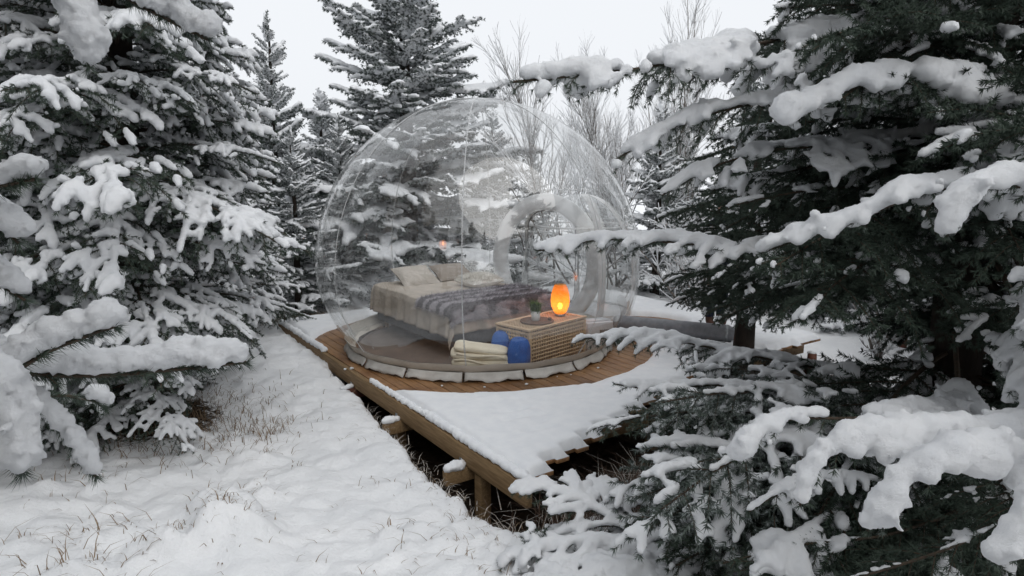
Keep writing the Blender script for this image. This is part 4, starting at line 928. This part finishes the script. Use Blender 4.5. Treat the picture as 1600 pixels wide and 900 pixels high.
def lim_left(p):
    q = project(p)
    if q is None: return p[0] < -2.4
    if math.hypot(p[0], p[1]) < 2.0: return False
    u, v = q
    hi = 370 if v < 60 else 400 if v < 120 else 430 if v < 330 else 460 if v < 440 else 485 if v < 510 else 400 if v < 580 else 300
    return u < hi and v < 720
spruce('tall spruce left of the path, its layered limbs sagging with snow over the deck end', -3.15, 5.55, 8.0, 2.15, .15, ('L', 'M', 'S'), 33, z0=.3, step=.21, per=9, test=lim_left, shape=.62, droop=.16)
spruce('second spruce crowding behind the tall one, farther from the path', -4.9, 6.6, 7.5, 1.9, .14, ('L', 'M', 'S'), 34, z0=.4, step=.27, per=7, test=lim_left, shape=.62, droop=.16)
spruce('spruce squeezed between the left trees and the slim pair behind', -4.0, 8.4, 4.3, 1.45, .11, ('L', 'M', 'S'), 35, z0=.3, step=.26, per=7, test=lim_left, shape=.75, droop=.16)
def lim_r2(p):
    q = project(p)
    if q is None: return False
    return q[0] > 1030 and not (q[1] > 486 and q[0] < 1420)
spruce('small spruce with a brown bare stem beside the end of the grey pipe', 2.62, 7.25, 3.2, 1.15, .135, ('LD', 'MD', 'MD'), 36, z0=1.0, step=.2, per=8, test=lim_r2, shape=.5, droop=.1, maxz=2.2)

# trees farther off
far_spruce('b', -4.05, 11.6, 4.55, 'slim spruce standing against the sky left of the bubble', .3)
far_spruce('b', -3.75, 13.4, 3.6, 'shorter slim spruce tucked behind its taller twin left of the bubble', 2.0)
far_spruce('a', -1.95, 12.6, 7.0, 'broad tall spruce rising right behind the bubble', 1.1, None, 1.22)
far_spruce('c', -3.35, 10.3, 2.7, 'bushy low spruce filling the gap between the deck end and the slim pair', 3.4)
far_spruce('c', -.4, 14.2, 3.4, 'low bushy spruce behind the bubble, seen through its clear wall', 2.2)
far_spruce('c', -2.9, 11.4, 3.0, 'low spruce hugging the back of the deck, left of the bubble', .4)
far_spruce('b', 2.75, 12.6, 3.5, 'snowy young spruce right of the bubble, behind the bare shrub', .9)
far_spruce('c', 4.6, 12.2, 4.6, 'bushy spruce behind the person, beyond the deck', 1.5)
bgt = np.random.default_rng(77)
for x, y, H, key in ((-9, 13, 5.6, 'a'), (-6.8, 11, 5.8, 'c'), (-7.5, 17, 5, 'b'), (-5.6, 15.5, 4.6, 'c'), (-11, 9, 6, 'a'), (-8.2, 8.2, 6, 'c'), (-5.2, 19, 4.2, 'a'), (-2.9, 19, 3.6, 'c'), (.6, 19.5, 2.9, 'b'), (2.4, 18, 2.8, 'c'), (4.4, 17.5, 3.6, 'a'), (6.6, 15.5, 5, 'c'), (7.8, 12.5, 6, 'a'), (6.1, 10.4, 5.4, 'b'), (9.8, 14, 6.4, 'c'), (8.2, 9, 6, 'c'), (5.8, 7.2, 4.6, 'b'), (7.0, 6.0, 6.0, 'a'), (-1.2, 21, 3.4, 'a'), (12, 11, 6.5, 'a')):
    far_spruce(key, x, y, H, *(('snow-covered spruce in the wood beyond the big left trees', bgt.uniform(0, 6), 'spruces of the left wood') if x < -5 else ('small distant spruce in the wood straight behind the bubble', bgt.uniform(0, 6), 'spruces behind the bubble') if x < 5 else ('snow-covered spruce in the wood beyond the dark right tree', bgt.uniform(0, 6), 'spruces of the right wood')), 1.1)
# the wood behind the photographer, mirrored in the clear film
for x, y, H, key in ((-6.5, -2.5, 9.5, 'a'), (-4.6, -3.4, 8.4, 'c'), (-2.6, -3.0, 7.6, 'b'), (-1.0, -4.4, 8.6, 'a'), (.9, -3.6, 6.4, 'b'), (2.9, -5, 6.4, 'c'), (5.5, -4.5, 5.0, 'a'), (-8.5, .5, 8.5, 'c')):
    far_spruce(key, x, y, H, 'dark spruce standing behind the photographer, mirrored in the bubble', bgt.uniform(0, 6), 'spruces mirrored in the bubble', .8, None, False)

# ---------------------------------------------------------------- bare trees and snow-lined shrub
def bare_tree(H, r0, seed, spread, depth, snowy, nside=9, up=.8):
    r = np.random.default_rng(seed); wd, sn = MB(), MB()
    def grow(p, d, L, rad, lev):
        n = max(4, int(L / .12)); pts = [p]
        for k in range(n):
            d = norm(d + r.normal(0, .07, 3) + UP * .05 * up); pts.append(pts[-1] + d * L / n)
        pts = np.array(pts); rr = np.linspace(rad, rad * (.35 if lev else .2), n + 1); wd.tube(pts, rr, 5 if lev < 1 else 3, cap=False)
        if snowy and abs(d[2]) < .93:
            sn.tube(pts + [0, 0, 1] * (rr[:, None] * .9 + .002), rr * .75 + snowy, 3, cap=False)
        if lev < depth:
            for k in range(nside if lev == 0 else max(2, nside - 3 * lev)):
                q = r.uniform(.18 if lev == 0 else .15, .97); i = int(q * n); T = norm(pts[min(i + 1, n)] - pts[max(i - 1, 0)])
                s = norm(np.cross(T, r.normal(0, 1, 3))); a = r.uniform(.45, .8) * spread
                grow(pts[i], norm(T * math.cos(a) + s * math.sin(a)), L * (1 - q * .6) * r.uniform(.35, .55), rr[i] * .55, lev + 1)
    grow(np.array([0, 0, -.1]), norm(np.array([r.normal(0, .04), r.normal(0, .04), 1])), H, r0, 0)
    return wd.mesh('stem', M['bare_twig']), (sn.mesh('snow', M['snow']) if snowy else None)
BT_ = [bare_tree(5.2, .022, 5, .6, 2, .0035, 24, 1.2), bare_tree(4.4, .019, 9, .6, 2, .0035, 22, 1.2)]
for i, (u, d, H) in enumerate(((868, 12.5, 4.9), (905, 15, 4.6), (842, 17, 4.2), (948, 12, 3.4), (985, 14.5, 5.4), (1040, 13, 5.6), (925, 18, 4.2), (1075, 15, 6.2), (800, 19, 3.6), (1015, 18, 5.2), (975, 17, 3.8))):
    x = (u - 800) / FPX * d * 1.0; me, ms = BT_[i % 2]; h0 = (5.2, 4.4)[i % 2]
    t_ = thing('bare_tree', 'thin leafless tree with upright twigs right of the bubble against the sky', 'tree', (x, d, float(ground_z(x, d))), i * 1.3, 'bare trees behind the bubble')
    t_.scale = (H / h0,) * 3; obj('stem', me, t_); obj('snow', ms, t_)['kind'] = 'stuff'
def shrub(label, x, y, seed, stems, H, group=None):
    t_ = thing('bare_shrub', label, 'shrub', (x, y, float(ground_z(x, y))), 0, group); r = np.random.default_rng(seed)
    for k in range(stems):
        a = r.uniform(0, 6.28); wd, ms = bare_tree(H * r.uniform(.7, 1.1), .024, seed + k, .95, 2, .0085, 9, .25)
        b_ = obj('stem', wd, t_, (.08 * math.cos(a), .08 * math.sin(a), 0), (0, r.uniform(.3, .85), a)); obj('snow', ms, b_)['kind'] = 'stuff'
shrub('leafless shrub with snow-lined boughs right of the bubble', 3.0, 10.4, 40, 8, 2.3)
shrub('leafless shrub with snow-lined boughs fanning out beyond the deck edge', 3.9, 11.2, 60, 7, 2.4)
shrub('snow-lined leafless shrub beside the broken brown stump', 4.9, 8.6, 80, 5, 1.5)
for i, (x, y, H) in enumerate(((1.35, 12.4, 2.7), (.55, 13.6, 2.7), (2.1, 13.2, 2.9))): shrub('snow-lined leafless bush seen through the doorway side of the bubble', x, y, 100 + 20 * i, 6, H, 'bushes behind the doorway')
# stumps
for lab, u, v, h, rd in (('sawn brown stump standing in the open snow beyond the deck', 1268, 552, .17, .06), ('taller broken brown stump among snowy twigs', 1412, 522, .2, .05)):
    p = atz(u, v, -.15); o = thing('tree_stump', lab, 'stump', (p[0], p[1], float(ground_z(p[0], p[1]))))
    MB().tube([(0, 0, -.1), (0, 0, .02), (.01, 0, h * .6), (.015, .01, h)], [rd * 1.25, rd * 1.05, rd * .95, rd * .9], 12).build('wood', M['redwood'], o)
    obj('snow', snow_mesh('stump_snow', [(.01, .01, h + .01), (.03, 0, h + .012), (-.02, .02, h + .01)], [rd * .8, rd * .6, rd * .55], .012, 3, .2, .6), o)

# ---------------------------------------------------------------- person standing behind the small spruce
M['navy'] = simple('navy_cloth', (.014, .018, .038), (.009, .012, .026), 20, .85, .3, 50, .003); M['boots'] = simple('brown_boots', (.10, .045, .03), (.06, .03, .02), 20, .6)
M['skin'] = simple('skin', (.55, .36, .28), (.5, .32, .25), 10, .6); M['hat'] = simple('dark_knit', (.03, .03, .035), None, 90, .95, .5, 120, .003)
PX_, PY_ = 2.74, 8.72
per = thing('person', 'person in navy trousers and brown boots standing behind the small spruce', 'person', (PX_, PY_, .052), R_(25))
V = [(0, 0, .93), (0, 0, 1.12), (0, 0, 1.36), (0, -.01, 1.47), (0, -.03, 1.56), (0, -.03, 1.66), (0, -.03, 1.73),
     (-.10, 0, .86), (-.11, -.03, .48), (-.12, .01, .10), (-.12, -.11, .045), (.10, 0, .86), (.12, .02, .48), (.13, .09, .10), (.13, -.03, .045),
     (-.19, 0, 1.38), (-.25, .02, 1.10), (-.22, -.10, .87), (-.21, -.13, .80), (.19, 0, 1.38), (.25, .02, 1.10), (.22, -.10, .87), (.21, -.13, .80)]
Ed = [(0, 1), (1, 2), (2, 3), (3, 4), (4, 5), (5, 6), (0, 7), (7, 8), (8, 9), (9, 10), (0, 11), (11, 12), (12, 13), (13, 14), (2, 15), (15, 16), (16, 17), (17, 18), (2, 19), (19, 20), (20, 21), (21, 22)]
rad = [.15, .14, .155, .055, .075, .088, .06, .10, .068, .055, .042, .10, .068, .055, .042, .075, .055, .042, .032, .075, .055, .042, .032]
me = bpy.data.meshes.new('tmpbody'); me.from_pydata(V, Ed, []); o = obj('tmpbody', me); sk = o.modifiers.new('skin', 'SKIN'); o.modifiers.new('sub', 'SUBSURF').levels = 2
for i, rr_ in enumerate(rad): me.skin_vertices[0].data[i].radius = (rr_, rr_ * (.72 if i in (0, 1, 2) else 1)); me.skin_vertices[0].data[i].use_root = (i == 0)
body = bpy.data.meshes.new_from_object(o.evaluated_get(bpy.context.evaluated_depsgraph_get())); bpy.data.objects.remove(o)
body.materials.clear()
for k_ in ('skin', 'navy', 'boots'): body.materials.append(M[k_])
for p in body.polygons:
    z = p.center.z; p.use_smooth = True; p.material_index = 2 if z < .17 else 0 if (z > 1.47 or (z < .84 and abs(p.center.x) > .17)) else 1
ob = obj('body', body, per)
MB().lathe([(.001, 1.79), (.06, 1.78), (.098, 1.72), (.106, 1.66), (.102, 1.635), (.09, 1.64)], 20, (0, -.03, 0)).build('knit_hat', M['hat'], per)
MB().lathe([(.11, 1.44), (.10, 1.47), (.085, 1.50), (.10, 1.52)], 16, (0, -.01, 0)).build('scarf', M['hat'], per)
